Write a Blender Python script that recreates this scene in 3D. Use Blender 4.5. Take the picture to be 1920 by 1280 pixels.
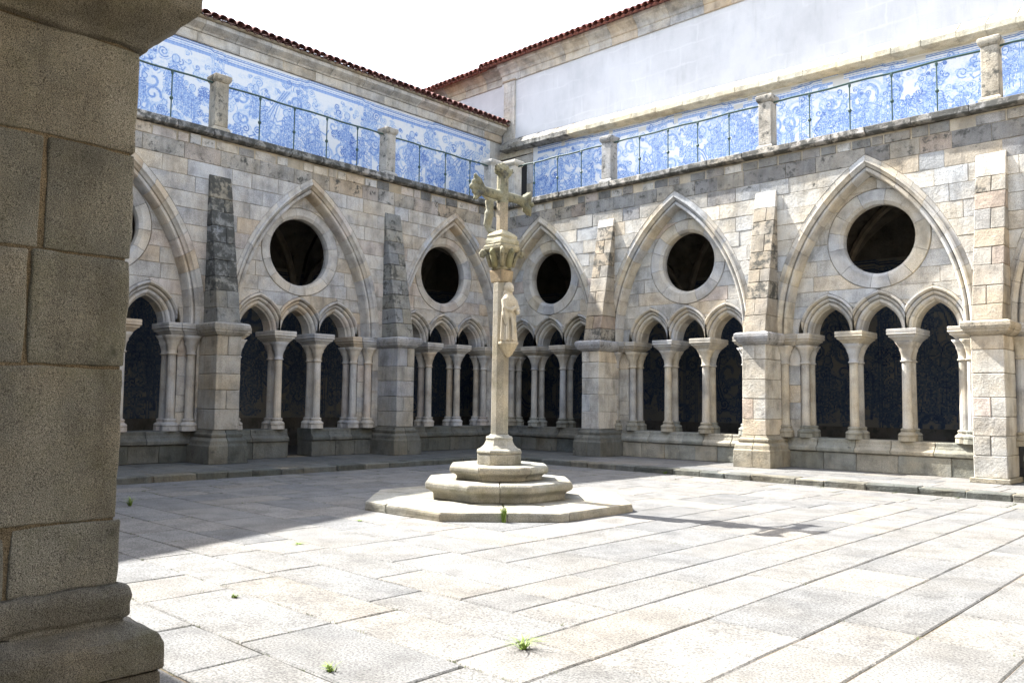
import bpy, bmesh, math, random
import numpy as np
from mathutils import Vector, Matrix, noise

for o in list(bpy.data.objects): bpy.data.objects.remove(o)
scene = bpy.context.scene
rnd = random.Random(7)
PI = math.pi

# ------------------------------------------------------------------ camera
CAM = (18.8044, -19.443, 1.5); YAW, PITCH, ROLL = 2.3255, .0718, .0123
Fv = Vector((math.cos(YAW)*math.cos(PITCH), math.sin(YAW)*math.cos(PITCH), math.sin(PITCH)))
Rv = Vector((math.sin(YAW), -math.cos(YAW), 0)); Uv = Rv.cross(Fv)
R2 = Rv*math.cos(ROLL) + Uv*math.sin(ROLL); U2 = -Rv*math.sin(ROLL) + Uv*math.cos(ROLL)
cd = bpy.data.cameras.new('camera'); cam = bpy.data.objects.new('camera', cd)
scene.collection.objects.link(cam); scene.camera = cam
cd.sensor_width = 36; cd.lens = 1556.3/1920*36; cd.clip_start = .05; cd.clip_end = 2000
cam.matrix_world = Matrix(((R2.x, U2.x, -Fv.x, CAM[0]), (R2.y, U2.y, -Fv.y, CAM[1]), (R2.z, U2.z, -Fv.z, CAM[2]), (0, 0, 0, 1)))

# ------------------------------------------------------------------ sky and sun
SUN_EL, SUN_AZ = 48.0, 11.6            # light travels towards azimuth 11.6 deg (from +x)
w = bpy.data.worlds.new("World"); scene.world = w; w.use_nodes = True
nt = w.node_tree; nt.nodes.clear()
sky = nt.nodes.new('ShaderNodeTexSky'); sky.sky_type = 'NISHITA'; sky.sun_disc = False
sky.sun_elevation = math.radians(SUN_EL); sky.sun_rotation = math.radians(270 - SUN_AZ)
sky.air_density = 1.0; sky.dust_density = 2.0; sky.ozone_density = 1.0; sky.altitude = 0
hs = nt.nodes.new('ShaderNodeHueSaturation'); hs.inputs['Saturation'].default_value = .6
bg = nt.nodes.new('ShaderNodeBackground'); bg.inputs['Strength'].default_value = .135
wo = nt.nodes.new('ShaderNodeOutputWorld')
nt.links.new(sky.outputs[0], hs.inputs['Color']); nt.links.new(hs.outputs[0], bg.inputs[0]); nt.links.new(bg.outputs[0], wo.inputs[0])
sd = bpy.data.lights.new('sun', 'SUN'); sd.energy = 3.9; sd.angle = math.radians(.5); sd.color = (1, .965, .91)
sun = bpy.data.objects.new('sun', sd); scene.collection.objects.link(sun)
el, az = math.radians(SUN_EL), math.radians(SUN_AZ)
sdir = Vector((math.cos(el)*math.cos(az), math.cos(el)*math.sin(az), -math.sin(el)))
sun.rotation_euler = sdir.to_track_quat('-Z', 'Y').to_euler(); sun.location = (-20, -10, 30)
scene.view_settings.view_transform = 'Standard'; scene.view_settings.look = 'None'
scene.view_settings.gamma = 1; scene.view_settings.use_curve_mapping = False
scene.view_settings.exposure = 2.46
scene.render.engine = 'CYCLES'
scene.cycles.max_bounces = 7; scene.cycles.diffuse_bounces = 5

# ------------------------------------------------------------------ materials
def nodes(name, rough=.9):
    m = bpy.data.materials.new(name); m.use_nodes = True
    t = m.node_tree; b = t.nodes['Principled BSDF']; b.inputs['Roughness'].default_value = rough
    b.inputs['Specular IOR Level'].default_value = .25
    return m, t, b
def N(t, typ, **k):
    n = t.nodes.new(typ)
    for a, v in k.items():
        if a in n.inputs: n.inputs[a].default_value = v
        else: setattr(n, a, v)
    return n
def L(t, a, b): t.links.new(a, b)
def mixc(t, fac, a, b, mode='MIX'):
    n = t.nodes.new('ShaderNodeMix'); n.data_type = 'RGBA'; n.blend_type = mode
    for s, v in ((0, fac), (6, a), (7, b)):
        if hasattr(v, 'is_output') or hasattr(v, 'links'): t.links.new(v, n.inputs[s])
        else: n.inputs[s].default_value = v if s == 0 else (tuple(v) + (1,) if len(v) == 3 else v)
    return n.outputs[2]
def ramp(t, src, pts):
    r = t.nodes.new('ShaderNodeValToRGB'); e = r.color_ramp.elements
    e[0].position, e[1].position = pts[0][0], pts[-1][0]
    for p in pts[1:-1]: e.new(p[0])
    e = sorted(r.color_ramp.elements, key=lambda x: x.position)
    for q, p in zip(e, pts):
        c = p[1] if isinstance(p[1], tuple) else (p[1],)*3
        q.color = c + (1,)
    t.links.new(src, r.inputs[0]); return r.outputs[0]
def noise_tex(t, vec, scale, detail=4, rough=.55, sc=None):
    n = N(t, 'ShaderNodeTexNoise', Scale=scale, Detail=detail, Roughness=rough)
    if sc:
        mp = N(t, 'ShaderNodeMapping'); mp.inputs['Scale'].default_value = sc
        L(t, vec, mp.inputs[0]); vec = mp.outputs[0]
    L(t, vec, n.inputs['Vector']); return n.outputs[0]
def granite(name, base=(1, 1, 1), grain=.25, lich=(.045, .045, .04), bump=.012, gscale=90, stain=.5, moss=0., bscale=22, warmk=.7, mottk=1.):
    """weathered granite: tint from the object colour, alpha of the object colour = amount of lichen"""
    m, t, b = nodes(name)
    geo = N(t, 'ShaderNodeNewGeometry'); oi = N(t, 'ShaderNodeObjectInfo')
    off = N(t, 'ShaderNodeVectorMath', operation='MULTIPLY_ADD')
    L(t, oi.outputs['Random'], off.inputs[0]); off.inputs[1].default_value = (7, 5, 3)
    L(t, geo.outputs['Position'], off.inputs[2]); pos = off.outputs[0]
    c = mixc(t, 1., oi.outputs['Color'], base, 'MULTIPLY')
    mott = ramp(t, noise_tex(t, pos, 2.3, 5), [(.32, .66), (.5, 1.0), (.7, 1.2)])
    c = mixc(t, mottk, c, mott, 'MULTIPLY')
    warm = ramp(t, noise_tex(t, geo.outputs['Position'], .9, 6, .65), [(.42, (1, 1, 1)), (.66, (1.1, .97, .78))])
    c = mixc(t, warmk, c, warm, 'MULTIPLY')
    gr = ramp(t, noise_tex(t, pos, gscale, 3, .7), [(.36, 1 - grain*1.6), (.5, 1.0), (.64, 1 + grain)])
    c = mixc(t, 1., c, gr, 'MULTIPLY')
    st = ramp(t, noise_tex(t, geo.outputs['Position'], 1.6, 6, .7, (2.2, 2.2, .4)), [(.48, 1.0), (.72, .5)])
    c = mixc(t, stain, c, st, 'MULTIPLY')
    # lichen / soot patches with noise edges
    ln = noise_tex(t, pos, 4.5, 8, .72)
    ma = N(t, 'ShaderNodeMath', operation='SUBTRACT'); L(t, oi.outputs['Alpha'], ma.inputs[0]); ma.inputs[1].default_value = .5
    mb = N(t, 'ShaderNodeMath', operation='MULTIPLY_ADD'); L(t, ma.outputs[0], mb.inputs[0]); mb.inputs[1].default_value = .55; L(t, ln, mb.inputs[2])
    lm = ramp(t, mb.outputs[0], [(.56, 0.), (.66, .9)])
    c = mixc(t, lm, c, lich)
    if moss:
        mn = ramp(t, noise_tex(t, pos, 3.1, 7, .7), [(.5, 0.), (.66, moss)])
        c = mixc(t, mn, c, (.105, .105, .05))
    L(t, c, b.inputs['Base Color'])
    b1 = N(t, 'ShaderNodeBump', Strength=1.0, Distance=bump); L(t, noise_tex(t, pos, bscale, 6, .65), b1.inputs['Height'])
    b2 = N(t, 'ShaderNodeBump', Strength=.7, Distance=bump*.22); L(t, noise_tex(t, pos, gscale*1.2, 3, .7), b2.inputs['Height'])
    L(t, b1.outputs[0], b2.inputs['Normal']); L(t, b2.outputs[0], b.inputs['Normal'])
    return m
M = {}
M['stone'] = granite('granite_blocks', bump=.02, bscale=15, stain=.75)
M['smooth'] = granite('dressed_granite', bump=.005, grain=.18, stain=.4)
M['cross'] = granite('mossy_granite', base=(.86, .85, .80), bump=.009, grain=.28, moss=.4, gscale=110, stain=.4)
M['near'] = granite('coarse_near_granite', grain=.75, bump=.008, gscale=300, bscale=60, moss=.3, stain=.7)
M['slab'] = granite('worn_paving_granite', base=(.75, .74, .725), grain=.34, bump=.005, gscale=60, stain=.35, bscale=14, warmk=.25, mottk=.7)
M['mortar'] = granite('lime_mortar', base=(.82, .78, .7), grain=.1)
M['gap'] = granite('joint_earth', base=(1, 1, 1), grain=.3, moss=.5)
def simple(name, col, rough=.8, var=.25, scale=3., bump=.002, metal=0, streak=None, col2=None):
    m, t, b = nodes(name, rough)
    geo = N(t, 'ShaderNodeNewGeometry'); pos = geo.outputs['Position']
    lo = tuple(x*(1-var) for x in col); hi = tuple(min(1, x*(1+var*.6)) for x in col)
    c = ramp(t, noise_tex(t, pos, scale, 6, .6), [(.3, lo), (.7, hi)])
    if streak:
        s = ramp(t, noise_tex(t, pos, 1.4, 6, .7, streak), [(.45, (1, 1, 1)), (.75, col2 or (.8, .82, .85))])
        c = mixc(t, .8, c, s, 'MULTIPLY')
    if name == 'old_lime_plaster':
        sp = N(t, 'ShaderNodeSeparateXYZ'); L(t, pos, sp.inputs[0]); cb = N(t, 'ShaderNodeCombineXYZ'); L(t, sp.outputs[0], cb.inputs[0]); L(t, sp.outputs[2], cb.inputs[1])
        nz = N(t, 'ShaderNodeTexNoise', Scale=1.2, Detail=5); L(t, pos, nz.inputs['Vector'])
        dv = N(t, 'ShaderNodeVectorMath', operation='MULTIPLY_ADD'); L(t, nz.outputs['Color'], dv.inputs[0]); dv.inputs[1].default_value = (.35, .35, 0); L(t, cb.outputs[0], dv.inputs[2])
        bk = N(t, 'ShaderNodeTexBrick', Scale=1.); L(t, dv.outputs[0], bk.inputs['Vector']); bk.inputs['Mortar Size'].default_value = .05; bk.inputs['Mortar Smooth'].default_value = 1.
        bk.inputs['Brick Width'].default_value = 1.15; bk.inputs['Row Height'].default_value = .62
        fm = N(t, 'ShaderNodeMath', operation='MULTIPLY'); L(t, bk.outputs['Fac'], fm.inputs[0]); L(t, ramp(t, noise_tex(t, pos, .8, 3), [(.42, 0.), (.65, .28)]), fm.inputs[1])
        c = mixc(t, fm.outputs[0], c, (.66, .66, .66))
        dr = ramp(t, noise_tex(t, pos, 2.2, 7, .75, (2.5, 2.5, .25)), [(.56, (1, 1, 1)), (.78, (.72, .72, .70))]); c = mixc(t, .6, c, dr, 'MULTIPLY')
    L(t, c, b.inputs['Base Color']); b.inputs['Metallic'].default_value = metal
    bb = N(t, 'ShaderNodeBump', Strength=.8, Distance=bump); L(t, noise_tex(t, pos, 30, 5), bb.inputs['Height']); L(t, bb.outputs[0], b.inputs['Normal'])
    return m
M['plaster'] = simple('old_lime_plaster', (.50, .50, .51), .9, .12, .55, .008, streak=(1.3, 1.3, .6), col2=(.84, .85, .86))
M['iron'] = simple('painted_iron', (.035, .07, .062), .45, .3, 8)
M['grass'] = simple('weed_leaf', (.17, .24, .05), .6, .4, 20)
M['moss'] = simple('joint_moss_leaf', (.09, .11, .035), .8, .4, 15)
M['dark'] = simple('dark_wood_and_slit_shade', (.02, .018, .016), .7, .3, 6)
def tile_roof_mat(name, col):
    m, t, b = nodes(name, .85); oi = N(t, 'ShaderNodeObjectInfo'); geo = N(t, 'ShaderNodeNewGeometry')
    a = ramp(t, oi.outputs['Random'], [(0., tuple(x*.7 for x in col)), (1., tuple(x*1.25 for x in col))])
    s = ramp(t, noise_tex(t, geo.outputs['Position'], 9, 5, .7), [(.35, .5), (.6, 1.1)])
    c = mixc(t, 1., a, s, 'MULTIPLY'); L(t, c, b.inputs['Base Color']); return m
M['roof'] = tile_roof_mat('dark_clay_tile', (.17, .07, .06))
M['roof2'] = tile_roof_mat('red_clay_tile', (.27, .105, .08))
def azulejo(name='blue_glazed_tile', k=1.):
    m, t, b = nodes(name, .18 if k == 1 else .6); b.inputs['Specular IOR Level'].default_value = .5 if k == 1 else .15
    at = N(t, 'ShaderNodeAttribute', attribute_name='glaze'); geo = N(t, 'ShaderNodeNewGeometry'); pos = geo.outputs['Position']
    v = at.outputs['Fac']
    wob = noise_tex(t, pos, 14, 6, .7)
    ad = N(t, 'ShaderNodeMath', operation='MULTIPLY_ADD'); L(t, wob, ad.inputs[0]); ad.inputs[1].default_value = .42; ad.inputs[2].default_value = -.2
    a2 = N(t, 'ShaderNodeMath', operation='ADD'); L(t, ad.outputs[0], a2.inputs[0]); L(t, v, a2.inputs[1])
    c = ramp(t, a2.outputs[0], [(.10, (.56, .57, .58)), (.30, (.36, .44, .56)), (.50, (.17, .27, .50)), (.80, (.055, .11, .32))])
    # 14 cm tile grid, thin grey joints
    sep = N(t, 'ShaderNodeSeparateXYZ'); L(t, pos, sep.inputs[0])
    hx = N(t, 'ShaderNodeMath', operation='ADD'); L(t, sep.outputs[0], hx.inputs[0]); L(t, sep.outputs[1], hx.inputs[1])
    lines = []
    for s in (hx.outputs[0], sep.outputs[2]):
        f = N(t, 'ShaderNodeMath', operation='PINGPONG'); L(t, s, f.inputs[0]); f.inputs[1].default_value = .07
        g = N(t, 'ShaderNodeMath', operation='LESS_THAN'); L(t, f.outputs[0], g.inputs[0]); g.inputs[1].default_value = .004; lines.append(g.outputs[0])
    mx = N(t, 'ShaderNodeMath', operation='MAXIMUM'); L(t, lines[0], mx.inputs[0]); L(t, lines[1], mx.inputs[1])
    sc = N(t, 'ShaderNodeMath', operation='MULTIPLY'); L(t, mx.outputs[0], sc.inputs[0]); sc.inputs[1].default_value = .22
    c = mixc(t, sc.outputs[0], c, (.38, .39, .40))
    # lost tiles: render shows through at the rim
    sn = N(t, 'ShaderNodeAttribute', attribute_name='lost')
    c = mixc(t, sn.outputs['Fac'], c, (.42, .41, .38))
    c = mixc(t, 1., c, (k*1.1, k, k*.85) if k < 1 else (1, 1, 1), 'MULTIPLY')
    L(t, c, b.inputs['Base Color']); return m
M['azulejo'] = azulejo(); M['azulejo_shaded'] = azulejo('shade_darkened_blue_tile', .25)  # second one: same tile, colour darkened to stand in for gallery shade

# ------------------------------------------------------------------ object helpers
COL = scene.collection.objects
def link(name, me, mat=None, parent=None, color=None, loc=None):
    o = bpy.data.objects.new(name, me); COL.link(o)
    if mat is not None and me is not None and not me.materials: me.materials.append(M[mat])
    if parent: o.parent = parent
    if color: o.color = color
    if loc is not None: o.location = loc
    return o
def empty(name, label, cat, loc=(0, 0, 0), group=None, kind=None):
    o = bpy.data.objects.new(name, None); COL.link(o); o.location = loc; o.empty_display_size = .1
    tag(o, label, cat, group, kind); return o
def tag(o, label=None, cat=None, group=None, kind=None):
    if label: o['label'] = label
    if cat: o['category'] = cat
    if group: o['group'] = group
    if kind: o['kind'] = kind
    return o
def mesh(name, vs, fs, smooth=False):
    me = bpy.data.meshes.new(name); me.from_pydata([tuple(v) for v in vs], [], fs); me.update()
    if smooth: me.polygons.foreach_set('use_smooth', [True]*len(me.polygons))
    return me
def mapf(side):
    if side == 'R': return lambda u, d, z: (u, d, z)
    if side == 'L': return lambda u, d, z: (-d, -u, z)
def fix(fs, side): return [tuple(reversed(f)) for f in fs] if side == 'L' else fs
class MB:
    def __init__(s): s.v = []; s.f = []
    def add(s, vs, fs):
        n = len(s.v); s.v += vs; s.f += [tuple(i+n for i in f) for f in fs]
    def build(s, name, mat, parent=None, side='R', smooth=False, color=(1, 1, 1, 0)):
        mp = mapf(side); me = mesh(name, [mp(*v) for v in s.v], fix(s.f, side), smooth)
        return link(name, me, mat, parent, color)
def inset(poly, b):
    n = len(poly); out = []
    for i in range(n):
        p0, p1, p2 = poly[i-1], poly[i], poly[(i+1) % n]
        a = Vector((p1[0]-p0[0], p1[1]-p0[1])); c = Vector((p2[0]-p1[0], p2[1]-p1[1]))
        if a.length < 1e-6 or c.length < 1e-6: out.append(p1); continue
        a.normalize(); c.normalize(); n1 = Vector((-a.y, a.x)); n2 = Vector((-c.y, c.x))
        m = n1+n2
        if m.length < .2: out.append(p1); continue
        m.normalize(); k = min(b/max(m.dot(n1), .45), b*1.8); out.append((p1[0]+m.x*k, p1[1]+m.y*k))
    return out
def block(poly, d, depth, gap=.003, bev=.008, jit=.006):
    """stone with a slightly pillowed, bevelled face; poly is CCW in (u,z)"""
    p = inset(poly, gap); q = inset(p, bev); n = len(p)
    dj = d + rnd.uniform(-jit, jit); tx, tz = rnd.uniform(-jit, jit)*.8, rnd.uniform(-jit, jit)*.8
    cu = sum(a[0] for a in p)/n; cz = sum(a[1] for a in p)/n
    vs = [(a+rnd.uniform(-1, 1)*gap*.5, dj + (a-cu)*tx*2 + (c-cz)*tz*2, c+rnd.uniform(-1, 1)*gap*.5) for a, c in q]
    vs += [(a, d+bev*.9+jit, c) for a, c in p] + [(a, d+depth, c) for a, c in p]
    fs = [tuple(range(n))]
    for k in (0, n):
        for i in range(n):
            j = (i+1) % n; fs.append((k+i, k+n+i, k+n+j, k+j))
    return vs, fs
def prism(poly, d0, d1):
    n = len(poly); vs = [(a, d0, c) for a, c in poly] + [(a, d1, c) for a, c in poly]
    fs = [tuple(range(n)), tuple(range(2*n-1, n-1, -1))] + [(i, n+i, n+(i+1) % n, (i+1) % n) for i in range(n)]
    return vs, fs
def box_vf(a, b):
    x0, y0, z0 = a; x1, y1, z1 = b
    vs = [(x0, y0, z0), (x1, y0, z0), (x1, y1, z0), (x0, y1, z0), (x0, y0, z1), (x1, y0, z1), (x1, y1, z1), (x0, y1, z1)]
    return vs, [(0, 3, 2, 1), (4, 5, 6, 7), (0, 1, 5, 4), (1, 2, 6, 5), (2, 3, 7, 6), (3, 0, 4, 7)]
def bevelled(vs, fs, bev=.012, seg=1, jit=0., cuts=0, amp=0., nscale=6., seed=0., smooth=False):
    bm = bmesh.new(); bv = [bm.verts.new((v[0]+rnd.uniform(-jit, jit), v[1]+rnd.uniform(-jit, jit), v[2]+rnd.uniform(-jit, jit))) for v in vs]
    for f in fs: bm.faces.new([bv[i] for i in f])
    bmesh.ops.recalc_face_normals(bm, faces=bm.faces)
    if bev: bmesh.ops.bevel(bm, geom=list(bm.edges), offset=bev, segments=seg, profile=.6, affect='EDGES')
    if cuts: bmesh.ops.subdivide_edges(bm, edges=list(bm.edges), cuts=cuts, use_grid_fill=True)
    if amp: displace(bm, amp, nscale, seed)
    me = bpy.data.meshes.new('m'); bm.to_mesh(me); bm.free()
    if smooth: me.polygons.foreach_set('use_smooth', [True]*len(me.polygons))
    return me
def displace(bm, amp, nscale, seed=0.):
    bm.normal_update(); mv = []
    for v in bm.verts:
        p = v.co*nscale + Vector((seed, seed*1.7, -seed))
        mv.append(v.normal*(noise.noise(p)*.6 + noise.noise(p*2.7)*.3 + noise.noise(p*6.1)*.18)*amp*1.6)
    for v, m in zip(bm.verts, mv): v.co += m
def hexa(name, corners, mat, parent, color, bev=.012, jit=.004, **k):
    _, fs = box_vf((0, 0, 0), (1, 1, 1))
    return link(name, bevelled(corners, fs, bev, 1, jit, **k), mat, parent, color)
def box(name, side, u0, u1, d0, d1, z0, z1, mat, parent, color, bev=.01, jit=.003, **k):
    vs, _ = box_vf((u0, d0, z0), (u1, d1, z1)); mp = mapf(side)
    return hexa(name, [mp(*v) for v in vs], mat, parent, color, bev, jit, **k)
def stack_vf(plan, prof):
    """plan(off) -> list of (u,d) CCW-ish ring; prof = [(z,off)...] bottom to top"""
    vs = []; n = None; fs = []
    for z, o in prof:
        r = plan(o); n = len(r); vs += [(a, b, z) for a, b in r]
    for k in range(len(prof)-1):
        for i in range(n):
            j = (i+1) % n; fs.append((k*n+i, k*n+j, (k+1)*n+j, (k+1)*n+i))
    fs.append(tuple(range(n-1, -1, -1))); fs.append(tuple(range((len(prof)-1)*n, len(prof)*n)))
    return vs, fs
def rect(u0, u1, d0, d1): return lambda o: [(u0-o, d0-o), (u1+o, d0-o), (u1+o, d1+o), (u0-o, d1+o)]
def ngon(cx, cy, n=8, rot=PI/8): return lambda r: [(cx+r*math.cos(rot+2*PI*i/n), cy+r*math.sin(rot+2*PI*i/n)) for i in range(n)]
def stack(name, plan, prof, mat, parent, color, side='R', bev=.006, **k):
    vs, fs = stack_vf(plan, prof); mp = mapf(side)
    return link(name, bevelled([mp(*v) for v in vs], fs, bev, **k), mat, parent, color)
def prof_run(name, side, u0, u1, prof, mat, parent, color, bev=.006, jit=.002, gap=.004, **k):
    """closed (d,z) profile swept along u"""
    n = len(prof); vs = [(u0+gap, d, z) for d, z in prof] + [(u1-gap, d, z) for d, z in prof]
    fs = [tuple(range(n)), tuple(range(2*n-1, n-1, -1))] + [(i, n+i, n+(i+1) % n, (i+1) % n) for i in range(n)]
    mp = mapf(side)
    return link(name, bevelled([mp(*v) for v in vs], fs, bev, 1, jit, **k), mat, parent, color)
def lathe_vf(prof, n=16, cx=0, cy=0, sq=None):
    vs = []; fs = []
    for r, z in prof:
        for i in range(n):
            a = 2*PI*(i+.5)/n; k = 1.
            vs.append((cx+r*k*math.cos(a), cy+r*k*math.sin(a), z))
    for k in range(len(prof)-1):
        for i in range(n):
            j = (i+1) % n; fs.append((k*n+i, k*n+j, (k+1)*n+j, (k+1)*n+i))
    fs.append(tuple(range(n-1, -1, -1))); fs.append(tuple(range((len(prof)-1)*n, len(prof)*n)))
    return vs, fs
def tube_vf(pts, rad, n=8):
    vs = []; fs = []; P = [Vector(p) for p in pts]
    if not hasattr(rad, '__len__'): rad = [rad]*len(P)
    for k, p in enumerate(P):
        d = (P[min(k+1, len(P)-1)] - P[max(k-1, 0)]).normalized()
        a = d.orthogonal().normalized() if k == 0 else (a - d*a.dot(d)).normalized()
        b = d.cross(a)
        vs += [tuple(p + (a*math.cos(2*PI*i/n) + b*math.sin(2*PI*i/n))*rad[k]) for i in range(n)]
    for k in range(len(P)-1):
        for i in range(n):
            j = (i+1) % n; fs.append((k*n+i, k*n+j, (k+1)*n+j, (k+1)*n+i))
    fs.append(tuple(range(n-1, -1, -1))); fs.append(tuple(range((len(P)-1)*n, len(P)*n)))
    return vs, fs

# stone colours (linear albedo), alpha = lichen amount
def tint(kind):
    P = {'sun': [((.43, .415, .375), 6), ((.385, .38, .355), 4), ((.45, .39, .30), 2.0), ((.345, .36, .37), 2.4), ((.46, .44, .40), 3), ((.42, .355, .31), .8)],
         'shade': [((.42, .405, .375), 5), ((.385, .38, .37), 3.5), ((.43, .385, .315), 2.2), ((.355, .365, .38), 1.6), ((.42, .375, .34), 1.3), ((.42, .345, .255), .9)],
         'dark': [((.17, .168, .158), 3), ((.21, .20, .18), 2), ((.25, .24, .225), 2), ((.15, .15, .148), 2)],
         'arch': [((.38, .36, .32), 4), ((.42, .38, .30), 2), ((.34, .35, .36), 2)],
         'butt': [((.33, .315, .28), 4), ((.28, .275, .26), 3), ((.36, .32, .25), 2), ((.30, .31, .33), 2)],
         'base': [((.24, .24, .21), 3), ((.20, .205, .18), 2), ((.27, .25, .20), 2)],
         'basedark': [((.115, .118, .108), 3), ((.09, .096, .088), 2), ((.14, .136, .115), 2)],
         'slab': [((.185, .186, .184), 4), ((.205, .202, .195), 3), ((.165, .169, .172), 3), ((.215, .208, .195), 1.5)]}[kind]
    r = rnd.uniform(0, sum(w for _, w in P))
    for c, w_ in P:
        r -= w_
        if r <= 0: break
    if kind in ('sun', 'shade', 'arch', 'butt'):
        m = [sum(q[i]*w_ for q, w_ in P)/sum(w_ for _, w_ in P) for i in range(3)]; c = tuple(m[i]*.28+c[i]*.72 for i in range(3))
    k = rnd.uniform(.93, 1.07); a = {'dark': .8, 'basedark': .45, 'base': .4}.get(kind, rnd.uniform(.0, .35))
    return (c[0]*k, c[1]*k, c[2]*k, a)

# ------------------------------------------------------------------ azulejo painter
class Painter:
    def __init__(s, W, H, seed):
        s.W, s.H = W, H; s.rg = np.random.RandomState(seed); s.a = np.zeros((H, W), np.float32)
        for k, am in ((6, .26), (14, .22), (40, .14)):
            gx, gy = int(W/100*k)+3, int(H/100*k)+3; g = s.rg.rand(gy, gx)
            X = np.linspace(0, gx-1.01, W); Y = np.linspace(0, gy-1.01, H); xi = X.astype(int); yi = Y.astype(int); fx = X-xi; fy = (Y-yi)[:, None]
            A = g[yi][:, xi]*(1-fx)+g[yi][:, xi+1]*fx; B = g[yi+1][:, xi]*(1-fx)+g[yi+1][:, xi+1]*fx
            s.a += ((A*(1-fy)+B*fy) - .42)*am
        s.a = np.clip(s.a, 0, 1)
    def dab(s, x, y, r, v):
        x0, x1 = max(0, int(x-r-1)), min(s.W, int(x+r+2)); y0, y1 = max(0, int(y-r-1)), min(s.H, int(y+r+2))
        if x0 >= x1 or y0 >= y1: return
        Y, X = np.mgrid[y0:y1, x0:x1]; d = np.hypot(X-x, Y-y); m = np.clip(r+.5-d, 0, 1)*v
        s.a[y0:y1, x0:x1] = np.maximum(s.a[y0:y1, x0:x1], m)
    def line(s, pts, r=.55, v=.7):
        for (x0, y0), (x1, y1) in zip(pts, pts[1:]):
            n = max(1, int(math.hypot(x1-x0, y1-y0)/.8))
            for i in range(n): s.dab(x0+(x1-x0)*i/n, y0+(y1-y0)*i/n, r, v)
    def fill(s, x, y, rx, ry, v, rough=.5):
        x0, x1 = max(0, int(x-rx-1)), min(s.W, int(x+rx+2)); y0, y1 = max(0, int(y-ry-1)), min(s.H, int(y+ry+2))
        if x0 >= x1 or y0 >= y1: return
        Y, X = np.mgrid[y0:y1, x0:x1]; d = ((X-x)/rx)**2+((Y-y)/ry)**2
        m = (d < 1)*(v*(1-rough+rough*s.rg.rand(y1-y0, x1-x0)*1.6))
        s.a[y0:y1, x0:x1] = np.where(d < 1, np.maximum(s.a[y0:y1, x0:x1]*.7, m), s.a[y0:y1, x0:x1])
    def spiral(s, x, y, r, turns=1.4, a0=0, sgn=1, v=.65, w=.6):
        n = 26; P = []
        for i in range(n+1):
            t = i/n; a = a0+sgn*t*turns*2*PI; q = r*(1-t*.85); P.append((x+q*math.cos(a), y+q*math.sin(a)))
        s.line(P, w, v)
    def arc(s, x, y, rx, ry, a0, a1, v=.6, w=.6):
        n = 16; s.line([(x+rx*math.cos(a0+(a1-a0)*i/n), y+ry*math.sin(a0+(a1-a0)*i/n)) for i in range(n+1)], w, v)
    def scrolls(s, x0, x1, y0, y1, n, R=(2, 6)):
        for _ in range(n):
            x, y = s.rg.uniform(x0, x1), s.rg.uniform(y0, y1); r = s.rg.uniform(*R); sg = s.rg.choice([-1, 1]); a = s.rg.uniform(0, 6.3)
            s.fill(x, y, r*.9, r*.8, .22); s.spiral(x, y, r, s.rg.uniform(.8, 1.8), a, sg, s.rg.uniform(.45, .85), s.rg.uniform(.4, .9))
            s.arc(x, y, r*1.5, r*1.3, a, a+s.rg.uniform(.8, 2), .5)
    def figure(s, x, y, h):
        lean = s.rg.uniform(-.15, .15)*h
        s.fill(x, y+h*.33, h*.17, h*.34, .42, .8); s.fill(x+lean*.5, y+h*.62, h*.13, h*.2, .5, .7)
        s.fill(x+lean, y+h*.9, h*.075, h*.09, .3, .3); s.arc(x+lean, y+h*.9, h*.09, h*.1, 0, 6.3, .75)
        for k in (-.12, -.04, .05, .13): s.line([(x+lean*.5+k*h*.6, y+h*.6), (x+k*h*1.3, y)], .5, .75)
        sd_ = s.rg.choice([-1, 1]); s.line([(x+lean*.6, y+h*.72), (x+sd_*h*.25, y+h*.6), (x+sd_*h*.36, y+h*.78)], .8, .6)
    def tree(s, x, y, h):
        s.line([(x, y), (x+h*.03, y+h*.5), (x-h*.02, y+h*.7)], 1.1, .7); s.line([(x, y+h*.4), (x+h*.2, y+h*.65)], .7, .6)
        for _ in range(16): s.fill(x+s.rg.normal()*h*.16, y+h*.75+s.rg.normal()*h*.12, h*.1, h*.08, s.rg.uniform(.3, .8), .9)
    def vase(s, x, y, h):
        for sg in (-1, 1):
            s.line([(x+sg*h*.08, y), (x+sg*h*.05, y+h*.1), (x+sg*h*.25, y+h*.3), (x+sg*h*.22, y+h*.5), (x+sg*h*.1, y+h*.55), (x+sg*h*.16, y+h*.6)], .8, .8); s.spiral(x+sg*h*.3, y+h*.45, h*.1, 1.2, 1, sg)
        s.fill(x, y+h*.35, h*.2, h*.2, .45); s.scrolls(x-h*.2, x+h*.2, y+h*.6, y+h, 6, (h*.05, h*.12))
    def drape(s, x, y, w_, h):
        for k in range(7):
            a = k/6; s.line([(x-w_*.5+a*w_*.3, y+h), (x-w_*.1+a*w_*.4+math.sin(k)*2, y+h*.5), (x+w_*.1+a*w_*.6, y)], .7, .35+.4*(k % 2))
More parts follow.
